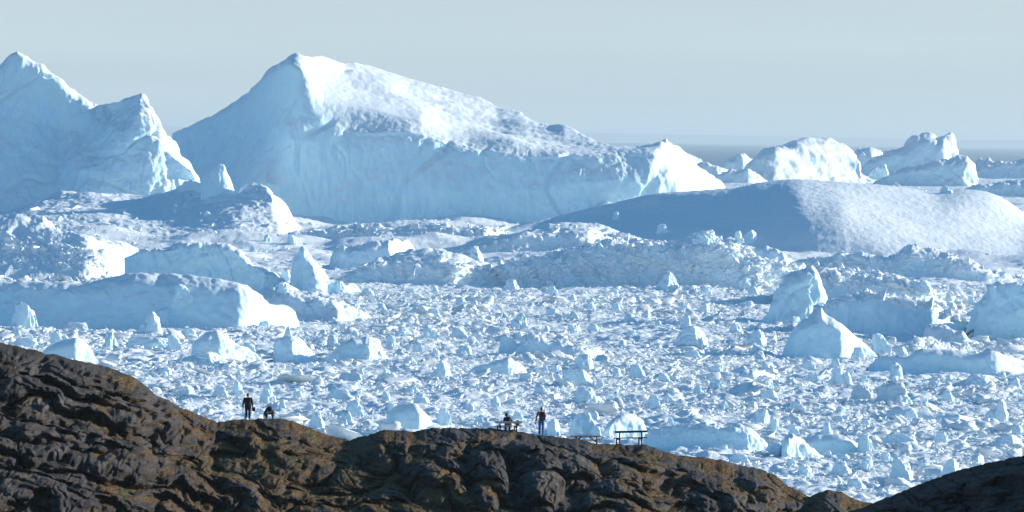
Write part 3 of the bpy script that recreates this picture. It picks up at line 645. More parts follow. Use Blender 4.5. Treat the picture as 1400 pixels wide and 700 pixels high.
ridge_berg('tall shaded iceberg just behind the sail-shaped iceberg', [(1036, 440), (1048, 425), (1056, 404), (1068, 388), (1082, 375), (1098, 367), (1112, 362), (1118, 366), (1121, 376), (1117, 390), (1123, 402), (1129, 412), (1140, 428), (1150, 440)], 446, back=24, lean=0.5, lit=1110, mat=M_BERG, land='tall shaded iceberg', seed=19)
ridge_berg('sail-shaped iceberg with a clean blue front and a bright right rim', [(1069, 486), (1074, 472), (1082, 454), (1094, 440), (1110, 433), (1120, 425), (1122, 418), (1126, 426), (1132, 432), (1148, 440), (1160, 449), (1175, 462), (1188, 474), (1204, 490)], 492, back=18, lean=0.55, lit=1150, end=0.5, mat=M_BERG, land='sail-shaped iceberg', seed=20,
           nz=(('fbm', 0.8, (20, 20, 20)), ('fbm', 0.2, (3, 3, 3))))
ridge_berg('low wall of shaded rubble right of the tall shaded iceberg', [(1124, 440), (1130, 412), (1160, 406), (1190, 402), (1215, 406), (1245, 410), (1280, 418), (1310, 432), (1335, 448), (1345, 458)], 462, back=80, lean=0.6, mat=M_RUBB, land='low rubble wall', seed=21, nz=(('fbm', 1.4, (16, 16, 12)), ('facet', 0.7, (6, 6, 6)), ('fine', 0.25, (2, 2, 2))), rub=(900, 0.6, 2.6, 2.2, 4.2))
ridge_berg('second bank of rubble stepping up behind the low rubble wall', [(1080, 392), (1110, 374), (1140, 368), (1180, 370), (1210, 374), (1240, 382), (1275, 392), (1310, 402), (1345, 414)], 420, back=120, lean=1.0, mat=M_RUBB, land='second rubble bank', seed=22, rub=(1100, 0.6, 2.8, 1.5, 4.3))
ridge_berg('dark-speckled rubble bank at the foot of the snow dome', [(1040, 372), (1070, 362), (1120, 350), (1150, 346), (1195, 347), (1215, 354), (1228, 348), (1250, 337), (1275, 335), (1295, 342), (1320, 356), (1345, 368), (1370, 376), (1420, 378), (1500, 380)], 388, back=60, lean=0.9, mat=M_RUBB, land='speckled rubble bank', seed=23, rub=(1200, 0.6, 2.6, 1.0, 4.3))
ridge_berg('cluster of sunlit ice splinters where the snow dome meets the rubble', [(1140, 346), (1146, 336), (1162, 333), (1168, 327), (1180, 334), (1190, 345), (1225, 345), (1240, 350)], 352, back=14, lean=0.6, mat=M_BLOCK, seed=24)
ridge_berg('blocky pale blue iceberg cut by the right edge of the picture', [(1331, 452), (1336, 425), (1341, 408), (1350, 402), (1354, 388), (1365, 384), (1400, 385), (1450, 390), (1500, 400), (1520, 440)], 470, back=60, lean=0.35, lit=1440, mat=M_BERG, land='blocky iceberg at the right edge', seed=25)
ridge_berg('long low ridge of ice in front of the blocky iceberg at the right edge', [(1186, 502), (1196, 491), (1212, 486), (1240, 488), (1250, 480), (1262, 475), (1300, 478), (1336, 484), (1350, 479), (1362, 480), (1380, 487), (1400, 493), (1440, 500), (1500, 508)], 514, back=26, lean=0.7, mat=M_BERG, land='long low ridge', seed=26, lit=1360, nz=(('fbm', 0.8, (16, 16, 10)), ('fbm', 0.25, (3, 3, 3))))
ridge_berg('sunlit heap of broken ice between sail-shaped iceberg and brown-stained block', [(1205, 488), (1225, 478), (1245, 466), (1254, 458), (1268, 462), (1290, 469), (1310, 476), (1330, 480)], 490, back=24, lean=1.0, mat=M_RUBB, seed=27, rub=(220, 0.5, 1.6, 0.8, 3.9), end=1.0, lit=1255)
ridge_berg('grey block of old ice with a brown stained left corner', [(1262, 470), (1266, 444), (1278, 442), (1300, 446), (1318, 454), (1330, 464), (1342, 472)], 474, back=14, lean=0.6, mat=M_DIRTY, land='brown-stained block', seed=28)
# near field slabs
ridge_berg('smooth wedge floe with brilliant right side just above the rock at far left', [(58, 480), (76, 470), (96, 464), (106, 462), (114, 464), (122, 474), (129, 486), (132, 498)], 502, back=14, lean=0.8, lit=103, end=0.55, mat=M_BERG, land='brilliant wedge floe', seed=29, nz=(('fbm', 0.5, (12, 12, 12)), ('fbm', 0.1, (1.5, 1.5, 1.5))))
ridge_berg('bulky floe with sunlit ribbed slope below the white end of the long slab', [(255, 494), (268, 470), (282, 454), (300, 452), (316, 460), (335, 472), (352, 484), (366, 495)], 497, back=14, lean=0.7, lit=300, end=0.6, mat=M_BLOCK, land='bulky floe', seed=30)
ridge_berg('squarish floe with a notched blue front standing on a dark waterline', [(373, 490), (374, 464), (384, 459), (400, 457), (410, 462), (418, 470), (428, 478), (436, 490)], 495, back=14, lean=0.4, lit=400, end=0.6, mat=M_BLOCK, land='squarish floe', seed=31)
ridge_berg('wedge floe rising to a curled white tip at its right', [(438, 494), (455, 482), (472, 470), (486, 461), (500, 460), (514, 459), (521, 466), (518, 478), (532, 490)], 496, back=16, lean=0.8, lit=505, mat=M_BERG, land='curled wedge floe', seed=32)
ridge_berg('dark blue shaded rubble mound right of the middle of the ice field', [(700, 488), (708, 470), (716, 456), (730, 457), (745, 462), (770, 464), (795, 472), (830, 482), (850, 490)], 492, back=26, lean=0.8, mat=M_RUBB, land='dark rubble mound', seed=33, end=0.8, lit=800, rub=(160, 0.4, 1.3, 2.8, 4.3))
ridge_berg('grey rubble floe with a triangular face in the middle of the ice field', [(638, 514), (648, 503), (660, 498), (680, 492), (698, 488), (710, 494), (718, 504), (724, 516)], 517, back=14, lean=0.7, mat=M_RUBB, land='triangular rubble floe', seed=34)
ridge_berg('low hump of grey snow below the tall shaded iceberg', [(958, 522), (970, 512), (985, 507), (1005, 508), (1020, 504), (1035, 505), (1055, 512), (1070, 518), (1082, 524)], 526, back=16, lean=1.5, mat=M_RUBB, land='grey snow hump', seed=35, lit=1030, end=1.0)
ridge_berg('long narrow shaded floe with a white right tail', [(1204, 572), (1215, 562), (1228, 555), (1242, 555), (1262, 559), (1285, 565), (1300, 564), (1318, 566), (1330, 570), (1345, 574), (1362, 581)], 580, back=12, lean=1.0, mat=M_BERG, land='long narrow floe', seed=36, lit=1312, end=0.8, nz=(('fbm', 0.5, (10, 10, 6)), ('fbm', 0.15, (1.5, 1.5, 1.5))))
ridge_berg('large cracked blue floe right of the wooden backrest bench', [(878, 614), (884, 596), (895, 586), (925, 580), (950, 577), (985, 580), (1012, 579), (1024, 581), (1036, 590), (1047, 602), (1057, 618)], 620, back=20, lean=0.55, lit=1026, end=0.55, mat=M_BERG, land='large cracked floe', seed=37)
ridge_berg('sunlit sloping floe right of the large cracked blue floe', [(1068, 606), (1074, 596), (1084, 591), (1094, 597), (1108, 610), (1122, 620), (1134, 630)], 630, back=12, lean=0.9, lit=1074, end=0.45, mat=M_BERG, land='sunlit sloping floe', seed=38)
ridge_berg('smooth low floe with a curved bright crest in the lower right ice field', [(1088, 614), (1100, 602), (1118, 595), (1140, 594), (1156, 596), (1170, 604), (1182, 614), (1192, 624)], 625, back=14, lean=0.8, lit=1160, end=0.6, mat=M_BERG, land='smooth low floe', seed=39, nz=(('fbm', 0.5, (10, 10, 8)), ('fbm', 0.1, (1.5, 1.5, 1.5))))
ridge_berg('large smooth blue floe behind the rock crest left of the seated person', [(522, 590), (530, 568), (545, 556), (560, 553), (568, 552), (578, 562), (588, 576), (596, 590)], 598, back=12, lean=0.6, lit=572, end=0.5, mat=M_BERG, land='large smooth floe', seed=40, nz=(('fbm', 0.6, (9, 9, 9)), ('facet', 0.5, (6, 6, 6)), ('fbm', 0.1, (1.5, 1.5, 1.5))))
ridge_berg('ribbed bright floe standing behind the backrest bench', [(822, 600), (828, 582), (838, 571), (850, 566), (864, 566), (874, 572), (882, 582), (886, 600)], 604, back=10, lean=1.0, lit=836, end=0.4, mat=M_BERG, land='ribbed bright floe', seed=41, nz=(('fbm', 0.5, (9, 9, 9)), ('ridge', 0.35, (2.5, 2.5, 7)), ('fbm', 0.1, (1.5, 1.5, 1.5))))
# far icebergs by the open sea
def far(label, outline, pb, **kw):
    return ridge_berg(label, outline, pb, **kw)
far('grey-white pointed iceberg peeping over the right end of the huge iceberg', [(895, 214), (900, 200), (906, 190), (911, 187), (918, 194), (930, 203), (945, 214), (962, 222), (985, 226)], 236, back=120, lean=1.0, mat=M_SNOW, land='pointed far iceberg', seed=42, lit=912)
far('small far iceberg with a white right face left of the snowy humped iceberg', [(960, 236), (985, 226), (1000, 215), (1010, 209), (1017, 209), (1026, 216), (1038, 224), (1044, 236)], 240, back=90, lean=0.7, mat=M_BERG, land='small far iceberg', seed=43, lit=1015)
far('broad snowy humped iceberg on the horizon above the snow dome', [(1010, 244), (1030, 220), (1042, 205), (1058, 200), (1078, 194), (1095, 190), (1108, 188), (1130, 191), (1150, 197), (1165, 203), (1174, 214), (1165, 222), (1172, 232), (1190, 242), (1215, 250)], 252, back=200, lean=1.6, mat=M_SNOW, land='humped far iceberg', seed=44, lit=1060, end=0.5, nz=(('fbm', 5, (70, 70, 40)), ('ridge', 3.5, (70, 50, 26)), ('fbm', 1.0, (10, 10, 10))))
far('bluish far iceberg tucked between the humped iceberg and the jagged one', [(1150, 238), (1162, 216), (1168, 206), (1180, 203), (1192, 202), (1206, 208), (1212, 240)], 240, back=120, lean=0.8, mat=M_BERG, seed=45)
far('jagged far iceberg with two summits near the right edge', [(1160, 244), (1190, 220), (1205, 213), (1225, 205), (1240, 198), (1247, 190), (1252, 187), (1258, 188), (1262, 184), (1270, 181), (1277, 183), (1281, 190), (1286, 187), (1294, 184), (1301, 182), (1305, 190), (1307, 200), (1309, 213), (1320, 226), (1330, 240)], 246, back=150, lean=1.0, mat=M_BERG, land='jagged far iceberg', seed=46, lit=1290, nz=(('fbm', 3, (50, 50, 40)), ('ridge', 4.0, (34, 50, 40)), ('facet', 3, (18, 18, 24)), ('fbm', 1.0, (8, 8, 8))))
far('low far iceberg with bright pointed right face in front of the jagged one', [(1195, 250), (1220, 234), (1260, 226), (1300, 216), (1318, 212), (1322, 212), (1330, 224), (1337, 238), (1338, 246)], 256, back=110, lean=0.9, mat=M_BERG, land='low far iceberg', seed=47, lit=1320)
far('flat pale far iceberg cut by the right edge of the picture', [(1330, 240), (1345, 226), (1375, 222), (1400, 216), (1450, 208), (1520, 212), (1560, 240)], 246, back=150, lean=1.2, mat=M_BERG, seed=48)
far('low blue far iceberg at the right edge behind the snow dome', [(1310, 262), (1340, 252), (1370, 248), (1400, 244), (1460, 248), (1520, 262)], 272, back=120, lean=1.6, mat=M_BERG, seed=49)

far('small jagged far iceberg at the right edge with bright teeth against the open sea', [(1326, 232), (1334, 222), (1340, 214), (1346, 220), (1352, 213), (1358, 221), (1370, 218), (1380, 225), (1392, 232)], 238, back=60, lean=0.7, mat=M_BERG, seed=50)
far('low far floe between the pointed far iceberg and the small far iceberg', [(935, 236), (948, 226), (960, 219), (968, 220), (980, 227), (1002, 234)], 242, back=60, lean=0.9, mat=M_BERG, seed=51)
far('crumbled far iceberg in front of the small far iceberg', [(968, 246), (985, 238), (1000, 230), (1010, 233), (1022, 228), (1035, 238), (1050, 247)], 252, back=70, lean=0.8, mat=M_RUBB, seed=52)
far('craggy far block at the left foot of the jagged far iceberg', [(1182, 246), (1192, 232), (1200, 226), (1210, 224), (1214, 232), (1222, 240), (1228, 248)], 252, back=40, lean=0.6, mat=M_BERG, seed=53)

# ------------------------------------------------------------ single ice blocks (star-shaped cut solids), shared meshes
def ico(sub):
    bm = bmesh.new(); bmesh.ops.create_icosphere(bm, subdivisions=sub, radius=1); bm.verts.index_update()
    V = np.array([v.co[:] for v in bm.verts]); F = np.array([[v.index for v in f.verts] for f in bm.faces]); bm.free(); return V, F
ICO5 = ico(5); ICO4 = ico(4)
def solid(kind, seed, ICO):
    rs = np.random.RandomState(seed); D = ICO[0]
    pl = []
    def add(v, d): v = np.array(v, float); pl.append((v/np.linalg.norm(v), d))
    add((0, 0, -1), .35)
    j = lambda s=0.28: rs.normal(0, s, 3)
    if kind == 'block':
        for v, d in (((1, -.1, .15), .9), ((-1, 0, .2), .9), ((0, -1, .2), .8), ((0, 1, .1), .8), ((.2, -.1, 1), .6), ((.6, -.4, .9), .8)): add(np.array(v)+j(), d*rs.uniform(.8, 1.1))
    elif kind == 'peak':
        for a in np.arange(4)+rs.uniform(0, 1): add(np.array([math.cos(a*1.57), math.sin(a*1.57), .75])+j(.25), .5*rs.uniform(.75, 1.2))
    elif kind == 'wedge':
        add(np.array([-.55, -.25, 1])+j(.15), .55); add(np.array([1, -.25, .7])+j(.15), .62); add(np.array([0, -1, .35])+j(.15), .6)
        add(np.array([-.2, 1, .4])+j(.1), .65); add(np.array([-1, -.2, .1])+j(.1), .95)
    elif kind == 'lump':
        for _ in range(10):
            v = rs.normal(size=3); v[2] = abs(v[2])*.9+.1; add(v, rs.uniform(.62, .95))
    elif kind == 'slab':
        add(np.array([.05, -.12, 1])+j(.08), .6); add(np.array([1, -.2, .6])+j(.15), .85); add(np.array([-1, -.2, .7])+j(.15), .8)
        add(np.array([0, -1, .5])+j(.1), .7); add(np.array([0, 1, .4])+j(.1), .7)
    for _ in range(6):
        v = rs.normal(size=3); v[2] = abs(v[2]); add(v, rs.uniform(.78, 1.0))
    Dw = D+0.20*np.stack([fbm(D*1.8+seed+i*9, 4) for i in range(3)], -1); Dw /= np.linalg.norm(Dw, axis=1)[:, None]
    R = np.stack([d/np.maximum(Dw@n, 1e-3) for n, d in pl], -1); R = np.minimum(R, 1.5)
    k = 26.0; r = (np.mean(R**(-k), -1)*R.shape[-1])**(-1/k)
    r = r*(1+0.08*fbm(D*3+seed, 4)+0.10*(ridged(D*2.2+seed, 4)-.4)+0.05*facet(D*4+seed, seed % 20))
    V = D*r[:, None]
    V[:, :2] /= np.abs(V[:, :2]).max(0); V[:, 2] -= V[:, 2].min()
    q = np.percentile(V[:, 2], 88); V[:, 2] = np.where(V[:, 2] > q, q+(V[:, 2]-q)*(.55 if kind == 'peak' else .35), V[:, 2]); V[:, 2] /= V[:, 2].max()
    return V
def block_mesh(kind, seed):
    """a main cut solid with broken pieces frozen against it"""
    rs = np.random.RandomState(seed+900)
    Vs, Fs, off = [], [], 0
    for q in range(1+rs.randint(1, 4)):
        I = ICO5 if q == 0 else ICO4
        V = solid(kind if q == 0 else ['block', 'wedge', 'lump', 'peak'][rs.randint(4)], seed*5+q, I)
        if q == 0: V = V*np.array([.86, .9, 1])
        else:
            s = rs.uniform(.3, .6); a = rs.uniform(-.5, 3.6)
            V = V*np.array([s, s, s*rs.uniform(.7, 1.3)])+np.array([math.cos(a)*rs.uniform(.5, .75), -abs(math.sin(a))*.5, .05])
        Vs.append(V); Fs.append(I[1]+off); off += len(V)
    V = np.concatenate(Vs); V[:, 0] /= np.abs(V[:, 0]).max()
    return V, np.concatenate(Fs)
KINDS = {'b': ('block', 'squared'), 'p': ('peak', 'pointed'), 'w': ('wedge', 'wedge-shaped'), 'r': ('lump', 'rounded'), 'l': ('slab', 'long low')}
PROTO = {}
for ki, k in enumerate(KINDS):
    for s in range(8):
        PROTO[(k, s)] = [block_mesh(KINDS[k][0], 100*ki+s), {}]
def proto_mesh(k, s, mat):
    e = PROTO[(k, s)]
    if mat.name not in e[1]:
        o = mesh_np('ice_block', e[0][0], e[0][1], mat); me = o.data; bpy.data.objects.remove(o); e[1][mat.name] = me
    return e[1][mat.name]
NOTE = [(1293, 264, 22, 11, 'p'), (34, 451, 42, 38, 'b'), (54, 418, 34, 22, 'w'), (18, 422, 36, 20, 'r'), (23, 459, 13, 19, 'p'), (6, 436, 14, 20, 'b'), (144, 419, 17, 12, 'p'), (173, 422, 20, 12, 'w'), (148, 443, 30, 20, 'w'), (94, 439, 30, 24, 'w'),
 (102, 455, 60, 14, 'l', 1), (207, 458, 40, 32, 'w'), (224, 446, 30, 26, 'r'), (249, 438, 22, 18, 'r'), (80, 467, 30, 14, 'b'), (150, 473, 22, 20, 'p'), (238, 478, 24, 24, 'b'), (197, 478, 78, 18, 'l'),
 (35, 477, 52, 15, 'l'), (278, 500, 66, 19, 'w'), (298, 446, 26, 20, 'p'), (393, 459, 15, 20, 'p'), (455, 474, 24, 16, 'r', 1), (534, 474, 18, 16, 'r'), (407, 517, 30, 13, 'r'), (493, 511, 10, 12, 'p'), (480, 523, 56, 14, 'l', 1),
 (528, 514, 20, 10, 'p'), (536, 523, 28, 14, 'w'), (465, 544, 38, 13, 'l'), (528, 546, 13, 13, 'b'), (325, 538, 20, 16, 'r'), (365, 551, 28, 20, 'r'), (407, 578, 15, 17, 'r'), (433, 588, 28, 28, 'r'), (453, 597, 14, 15, 'b'),
 (485, 567, 28, 20, 'w'), (474, 583, 28, 20, 'w'), (606, 588, 32, 38, 'r'), (575, 551, 26, 15, 'r'), (677, 555, 15, 14, 'w'), (604, 516, 36, 24, 'w'), (695, 484, 30, 26, 'b'), (712, 448, 28, 20, 'w'), (590, 465, 32, 19, 'b'),
 (628, 464, 28, 17, 'b', 1), (660, 457, 14, 10, 'r'), (783, 454, 20, 12, 'b'), (596, 488, 16, 12, 'b'), (745, 511, 14, 14, 'r'), (762, 512, 19, 13, 'r'), (800, 506, 36, 22, 'r'), (786, 525, 50, 20, 'l'), (820, 529, 12, 17, 'b'),
 (800, 548, 48, 20, 'r'), (799, 596, 46, 32, 'w'), (814, 600, 25, 18, 'r'), (756, 594, 24, 28, 'w'), (843, 515, 16, 12, 'r'), (871, 516, 26, 20, 'p'), (938, 450, 22, 24, 'r'), (944, 471, 46, 26, 'w'), (884, 435, 15, 12, 'w'),
 (860, 439, 20, 11, 'r'), (1006, 459, 28, 18, 'r'), (1034, 470, 36, 20, 'w'), (1036, 483, 24, 12, 'b'), (908, 524, 20, 15, 'b'), (1056, 456, 14, 10, 'b'), (1204, 481, 32, 26, 'b'), (1143, 503, 22, 14, 'r'), (1149, 524, 34, 24, 'b'),
 (1162, 513, 12, 12, 'b'), (1226, 522, 32, 26, 'r'), (1338, 530, 60, 18, 'r'), (1180, 549, 48, 24, 'b', 1), (1222, 553, 60, 30, 'r', 1), (1131, 596, 20, 19, 'r'), (1184, 618, 26, 30, 'b'), (1232, 612, 72, 18, 'l'), (1233, 656, 34, 33, 'b'),
 (1279, 627, 9, 18, 'p'), (1300, 652, 28, 34, 'w'), (1336, 640, 28, 20, 'r'), (1378, 614, 46, 20, 'w'), (1392, 595, 26, 14, 'r'), (1368, 571, 34, 26, 'w'), (893, 557, 28, 17, 'r'), (915, 553, 17, 15, 'b'), (934, 573, 16, 17, 'w'),
 (1042, 577, 32, 18, 'r'), (1058, 588, 20, 24, 'b'), (1010, 636, 46, 16, 'r'), (843, 300, 12, 12, 'r'), (906, 318, 26, 12, 'r'), (965, 332, 40, 18, 'r'), (1010, 330, 16, 16, 'r'), (1025, 332, 30, 18, 'w'), (915, 396, 42, 26, 'p'),
 (965, 402, 18, 10, 'b'), (1030, 405, 26, 14, 'w'), (1020, 392, 30, 18, 'r'), (700, 397, 28, 15, 'r'), (1265, 398, 20, 16, 'b'), (1255, 362, 26, 12, 'b'), (250, 410, 32, 22, 'b'), (390, 382, 24, 14, 'r'), (427, 410, 26, 12, 'r'),
 (365, 330, 14, 10, 'p'), (398, 334, 16, 14, 'b'), (345, 344, 12, 8, 'r'), (290, 348, 12, 14, 'p'), (695, 330, 0, 0, 'r'), (98, 352, 12, 8, 'p'), (1275, 500, 14, 8, 'b'), (1110, 520, 20, 12, 'r'), (1090, 560, 24, 12, 'w'), (1050, 545, 30, 12, 'l'),
 (1296, 548, 22, 14, 'r'), (990, 560, 24, 12, 'w'), (960, 600, 0, 0, 'r'), (340, 562, 0, 0, 'r'), (385, 560, 16, 16, 'p'), (300, 540, 26, 14, 'r'), (255, 540, 30, 14, 'w'), (640, 565, 30, 14, 'r'), (655, 580, 22, 10, 'l'),
 (1060, 620, 30, 16, 'l'), (1150, 650, 36, 20, 'r'), (1100, 650, 28, 16, 'b'), (1170, 668, 30, 14, 'w'), (1185, 640, 22, 16, 'r'), (1260, 560, 0, 0, 'b'), (720, 520, 24, 10, 'l'), (560, 500, 26, 12, 'r'), (645, 470, 22, 10, 'b')]
NOTE = [n for n in NOTE if n[2] > 0]
rsb = np.random.RandomState(77)
def fill_blocks(total):
    out = []
    tries = 0
    while len(out) < total and tries < 20000:
        tries += 1
        py = rsb.uniform(398, 672); px = rsb.uniform(8, 1392)
        if py > np.interp(px, [c[0] for c in CREST], [c[1] for c in CREST])-4: continue
        if px > 1180 and py > np.interp(px, [c[0] for c in CREST2], [c[1] for c in CREST2])-4: continue
        w = rsb.uniform(11, 26); h = w*rsb.uniform(.35, .68)
        if any(abs(px-n[0]) < (w+n[2])*.55 and abs(py-n[1]) < 13 for n in NOTE+out): continue
        out.append((px, py, w, h, 'bbwrrwl'[rsb.randint(7)]))
    return out
BLK = NOTE+fill_blocks(170)
PEOPLE = [(339, 560, 'standing person in the long black coat'), (368, 564, 'crouching person'), (697, 575, 'seated person'), (740, 575, 'hiker in the orange jacket'), (800, 600, 'picnic table'), (862, 598, 'backrest bench')]
def place_block(i, e, label):
    px, py, w, h, k = e[:5]; dirty = len(e) > 5
    hosted = py < 400 or (px, py) == (250, 410)
    Y = float(sea_dist(px, py)); zz = 0.0
    dg = None
    m = Y*K
    if hosted:
        # stands on another piece of ice: find its height along the view ray
        hit = ray_ice(px, py)
        if hit is not None: Y, zz = hit; m = Y*K
    else:
        zz = float(relief(np.array([P(px, py, Y)[0]]), np.array([Y]))[0])
        Y = Y+(-zz)/math.tan(50/Y) if False else Y*(50-zz)/50; m = Y*K
    mat = M_DIRTY if dirty else M_BLOCK
    me = proto_mesh(k, int(rsb.randint(8)), mat)
    o = bpy.data.objects.new('ice_block', me); COL.objects.link(o)
    h = min(h, .92*w); wx = w*m/2; hz = h*m*1.0
    o.scale = (wx, wx*rsb.uniform(.7, 1.0) if k != 'l' else wx*.45, hz+0.25*h*m)
    x = float(P(px, py, Y)[0])
    o.location = (x, Y+wx*.3, zz-0.25*h*m)
    o.rotation_euler = (0, 0, rsb.uniform(-.35, .35) if k in 'wlb' else rsb.uniform(-.8, .8) if k in 'rp' else 0)
    tag(o, label, 'ice block', 'ice blocks standing in the brash ice')
    if not hosted:
        n = int(16+w*1.6); a = rsb.uniform(0, 2*math.pi, n); rr = wx*rsb.uniform(.75, 2.1, n)
        xx = x+np.cos(a)*rr; yy = Y+np.sin(a)*rr
        scatter(np.stack([xx, yy, relief(xx, yy)+.05], -1), np.minimum(.30*wx, .26*(rsb.uniform(.04, 1, n))**-.6), PRO_M, rsb, .8)
_dg = {}
def ray_ice(px, py):
    d = P(px, py, 1000.0)-np.array([0, 0, CAMZ]); d = Vector(d).normalized()
    dg = bpy.context.evaluated_depsgraph_get()
    org = Vector((0, 0, CAMZ))+d*700
    for _ in range(4):
        ok, loc, nn, idx, ob, mw = scene.ray_cast(dg, org, d)
        if not ok: return None
        if ob.name.startswith('iceberg') or ob.name.startswith('brash'): return float(loc.y), float(loc.z)
        org = loc+d*0.5
    return None
def block_labels(blks):
    info = []
    LM = LAND+[(a, b, c) for a, b, c in PEOPLE]
    for e in blks:
        px, py, w, h, k = e[:5]
        best = min(LM, key=lambda q: math.hypot((q[0]-px), (q[1]-(py-h/2))*1.4))
        dx, dy = px-best[0], (py-h/2)-best[1]
        if abs(dx) > 1.6*abs(dy): rel = 'right of' if dx > 0 else 'left of'
        elif abs(dy) > 1.6*abs(dx): rel = 'below' if dy > 0 else 'above'
        else: rel = ('lower ' if dy > 0 else 'upper ')+('right of' if dx > 0 else 'left of')
        size = 'large' if w*h > 700 else 'middle-sized' if w*h > 300 else 'small'
        col = 'grimy ' if len(e) > 5 else ''
        info.append([size+' '+col+KINDS[k][1]+' ice block', rel+' the '+best[2], math.hypot(dx, dy)])
    labels = [None]*len(blks); from collections import defaultdict
    gr = defaultdict(list)
    for i, a in enumerate(info): gr[(a[0], a[1])].append(i)
    words = ['nearest', 'second-nearest', 'third-nearest', 'fourth-nearest', 'fifth-nearest', 'sixth-nearest', 'seventh-nearest', 'eighth-nearest', 'ninth-nearest', 'tenth-nearest', 'eleventh-nearest', 'twelfth-nearest']
    for key, ids in gr.items():
        ids.sort(key=lambda i: info[i][2])
        for r, i in enumerate(ids):
            if len(ids) == 1: labels[i] = key[0]+' '+key[1]
            else: labels[i] = words[min(r, 11)]+' '+key[0]+' '+key[1]
    return labels
_ll = block_labels(BLK); print('labels', len(_ll), len(set(_ll)), max(len(q.split()) for q in _ll))
for i, (e, lb) in enumerate(zip(BLK, block_labels(BLK))): place_block(i, e, lb)
if SC_V:
    o = mesh_np('brash_rubble', np.concatenate(SC_V), np.concatenate(SC_F), M_BRASH, False)
    o.data.polygons.foreach_set('use_smooth', np.concatenate(SC_S)); o.data.update()
    tag(o, 'countless small chunks of brash ice strewn over the frozen fjord', 'brash ice', kind='stuff')

# ------------------------------------------------------------ people and furniture
def bake(o):
    dg = bpy.context.evaluated_depsgraph_get(); me = bpy.data.meshes.new_from_object(o.evaluated_get(dg))
    old = o.data; o.modifiers.clear(); o.data = me; bpy.data.meshes.remove(old)
    for p in me.polygons: p.use_smooth = True
    return o
def skin(name, chains, mat, parent, sub=2):
    """chains: lists of (x,y,z,r); a point repeated exactly joins the chains"""
    bm = bmesh.new(); lay = bm.verts.layers.skin.verify(); seen = {}
    first = None
    for ch in chains:
        prev = None
        for x, y, z, r in ch:
            key = (round(x, 4), round(y, 4), round(z, 4))
            if key not in seen:
                v = bm.verts.new((x, y, z)); v[lay].radius = (r, r); seen[key] = v
                if first is None: first = v; v[lay].use_root = True
                elif prev is None: v[lay].use_root = True
            v = seen[key]
            if prev is not None and prev is not v and bm.edges.get((prev, v)) is None: bm.edges.new((prev, v))
            prev = v
    me = bpy.data.meshes.new(name); bm.to_mesh(me); bm.free(); me.materials.append(mat)
    o = bpy.data.objects.new(name, me); COL.objects.link(o)
    o.modifiers.new('skin', 'SKIN').use_smooth_shade = True
    s = o.modifiers.new('sub', 'SUBSURF'); s.levels = s.render_levels = sub
    bake(o)
    if parent: o.parent = parent
    return o
def join_into(o, others):
    bm = bmesh.new(); bm.from_mesh(o.data)
    for q in others:
        idx = []
        for m in q.data.materials:
            if m.name not in [mm.name for mm in o.data.materials]: o.data.materials.append(m)
            idx.append([mm.name for mm in o.data.materials].index(m.name))
        b2 = bmesh.new(); b2.from_mesh(q.data)
        for f in b2.faces: f.material_index = idx[min(f.material_index, len(idx)-1)]
        tmp = bpy.data.meshes.new('tmp'); b2.to_mesh(tmp); b2.free(); bm.from_mesh(tmp); bpy.data.meshes.remove(tmp)
        bpy.data.objects.remove(q)
    bm.to_mesh(o.data); bm.free()
def empty(name, loc, rz, label, cat, group=None):
    o = bpy.data.objects.new(name, None); COL.objects.link(o); o.location = loc; o.rotation_euler = (0, 0, rz); o.empty_display_size = 0.2
    return tag(o, label, cat, group)
def ball(name, c, r, mat, parent, rot=(0, 0, 0), fn=None, seg=20):
    bm = bmesh.new(); bmesh.ops.create_uvsphere(bm, u_segments=seg, v_segments=seg//2+2, radius=1)
    if fn:
        for v in bm.verts: v.co = fn(v.co.copy())
    Mx = Matrix.Translation(c)@Euler(rot).to_matrix().to_4x4()@Matrix.Diagonal((*r, 1)); bm.transform(Mx)
    me = bpy.data.meshes.new(name); bm.to_mesh(me); bm.free(); me.materials.append(mat)
    for p in me.polygons: p.use_smooth = True
    o = bpy.data.objects.new(name, me); COL.objects.link(o)
    if parent: o.parent = parent
    return o
S_SKIN = plain('skin', (0.50, 0.30, 0.22), 0.6, 0.1); S_EYE = plain('eye', (0.03, 0.03, 0.03), 0.3, 0.1)
S_BLACK = plain('black_cloth', (0.013, 0.010, 0.012), 0.8, 0.3, 9); S_HAIR = plain('dark_hair', (0.03, 0.02, 0.015), 0.7)
S_NAVY = plain('navy_cloth', (0.02, 0.025, 0.04), 0.8, 0.3, 9); S_ORANGE = plain('rust_orange_cloth', (0.50, 0.10, 0.05), 0.8, 0.2, 9)
S_BLUE = plain('bright_blue_cloth', (0.02, 0.20, 0.48), 0.8, 0.2, 9); S_BROWN = plain('brown_leather', (0.13, 0.06, 0.03), 0.6)
S_GREY = plain('grey_cloth', (0.10, 0.10, 0.12), 0.8); S_METAL = plain('grey_metal', (0.3, 0.3, 0.32), 0.4); S_CYAN = plain('light_blue_cloth', (0.06, 0.33, 0.55), 0.7)
def head_fn(v):
    n = Vector(v)
    if v.z < 0: n.x *= 1+0.28*v.z; n.y *= 1+0.10*v.z            # jaw narrows
    if v.y > 0.75 and abs(v.x) < 0.3 and -0.35 < v.z < 0.15: n.y += 0.22*(1-abs(v.x)/0.3)  # nose (face looks +Y)
    if v.y > 0.6 and 0.05 < v.z < 0.3 and 0.2 < abs(v.x) < 0.6: n.y -= 0.08
    return n
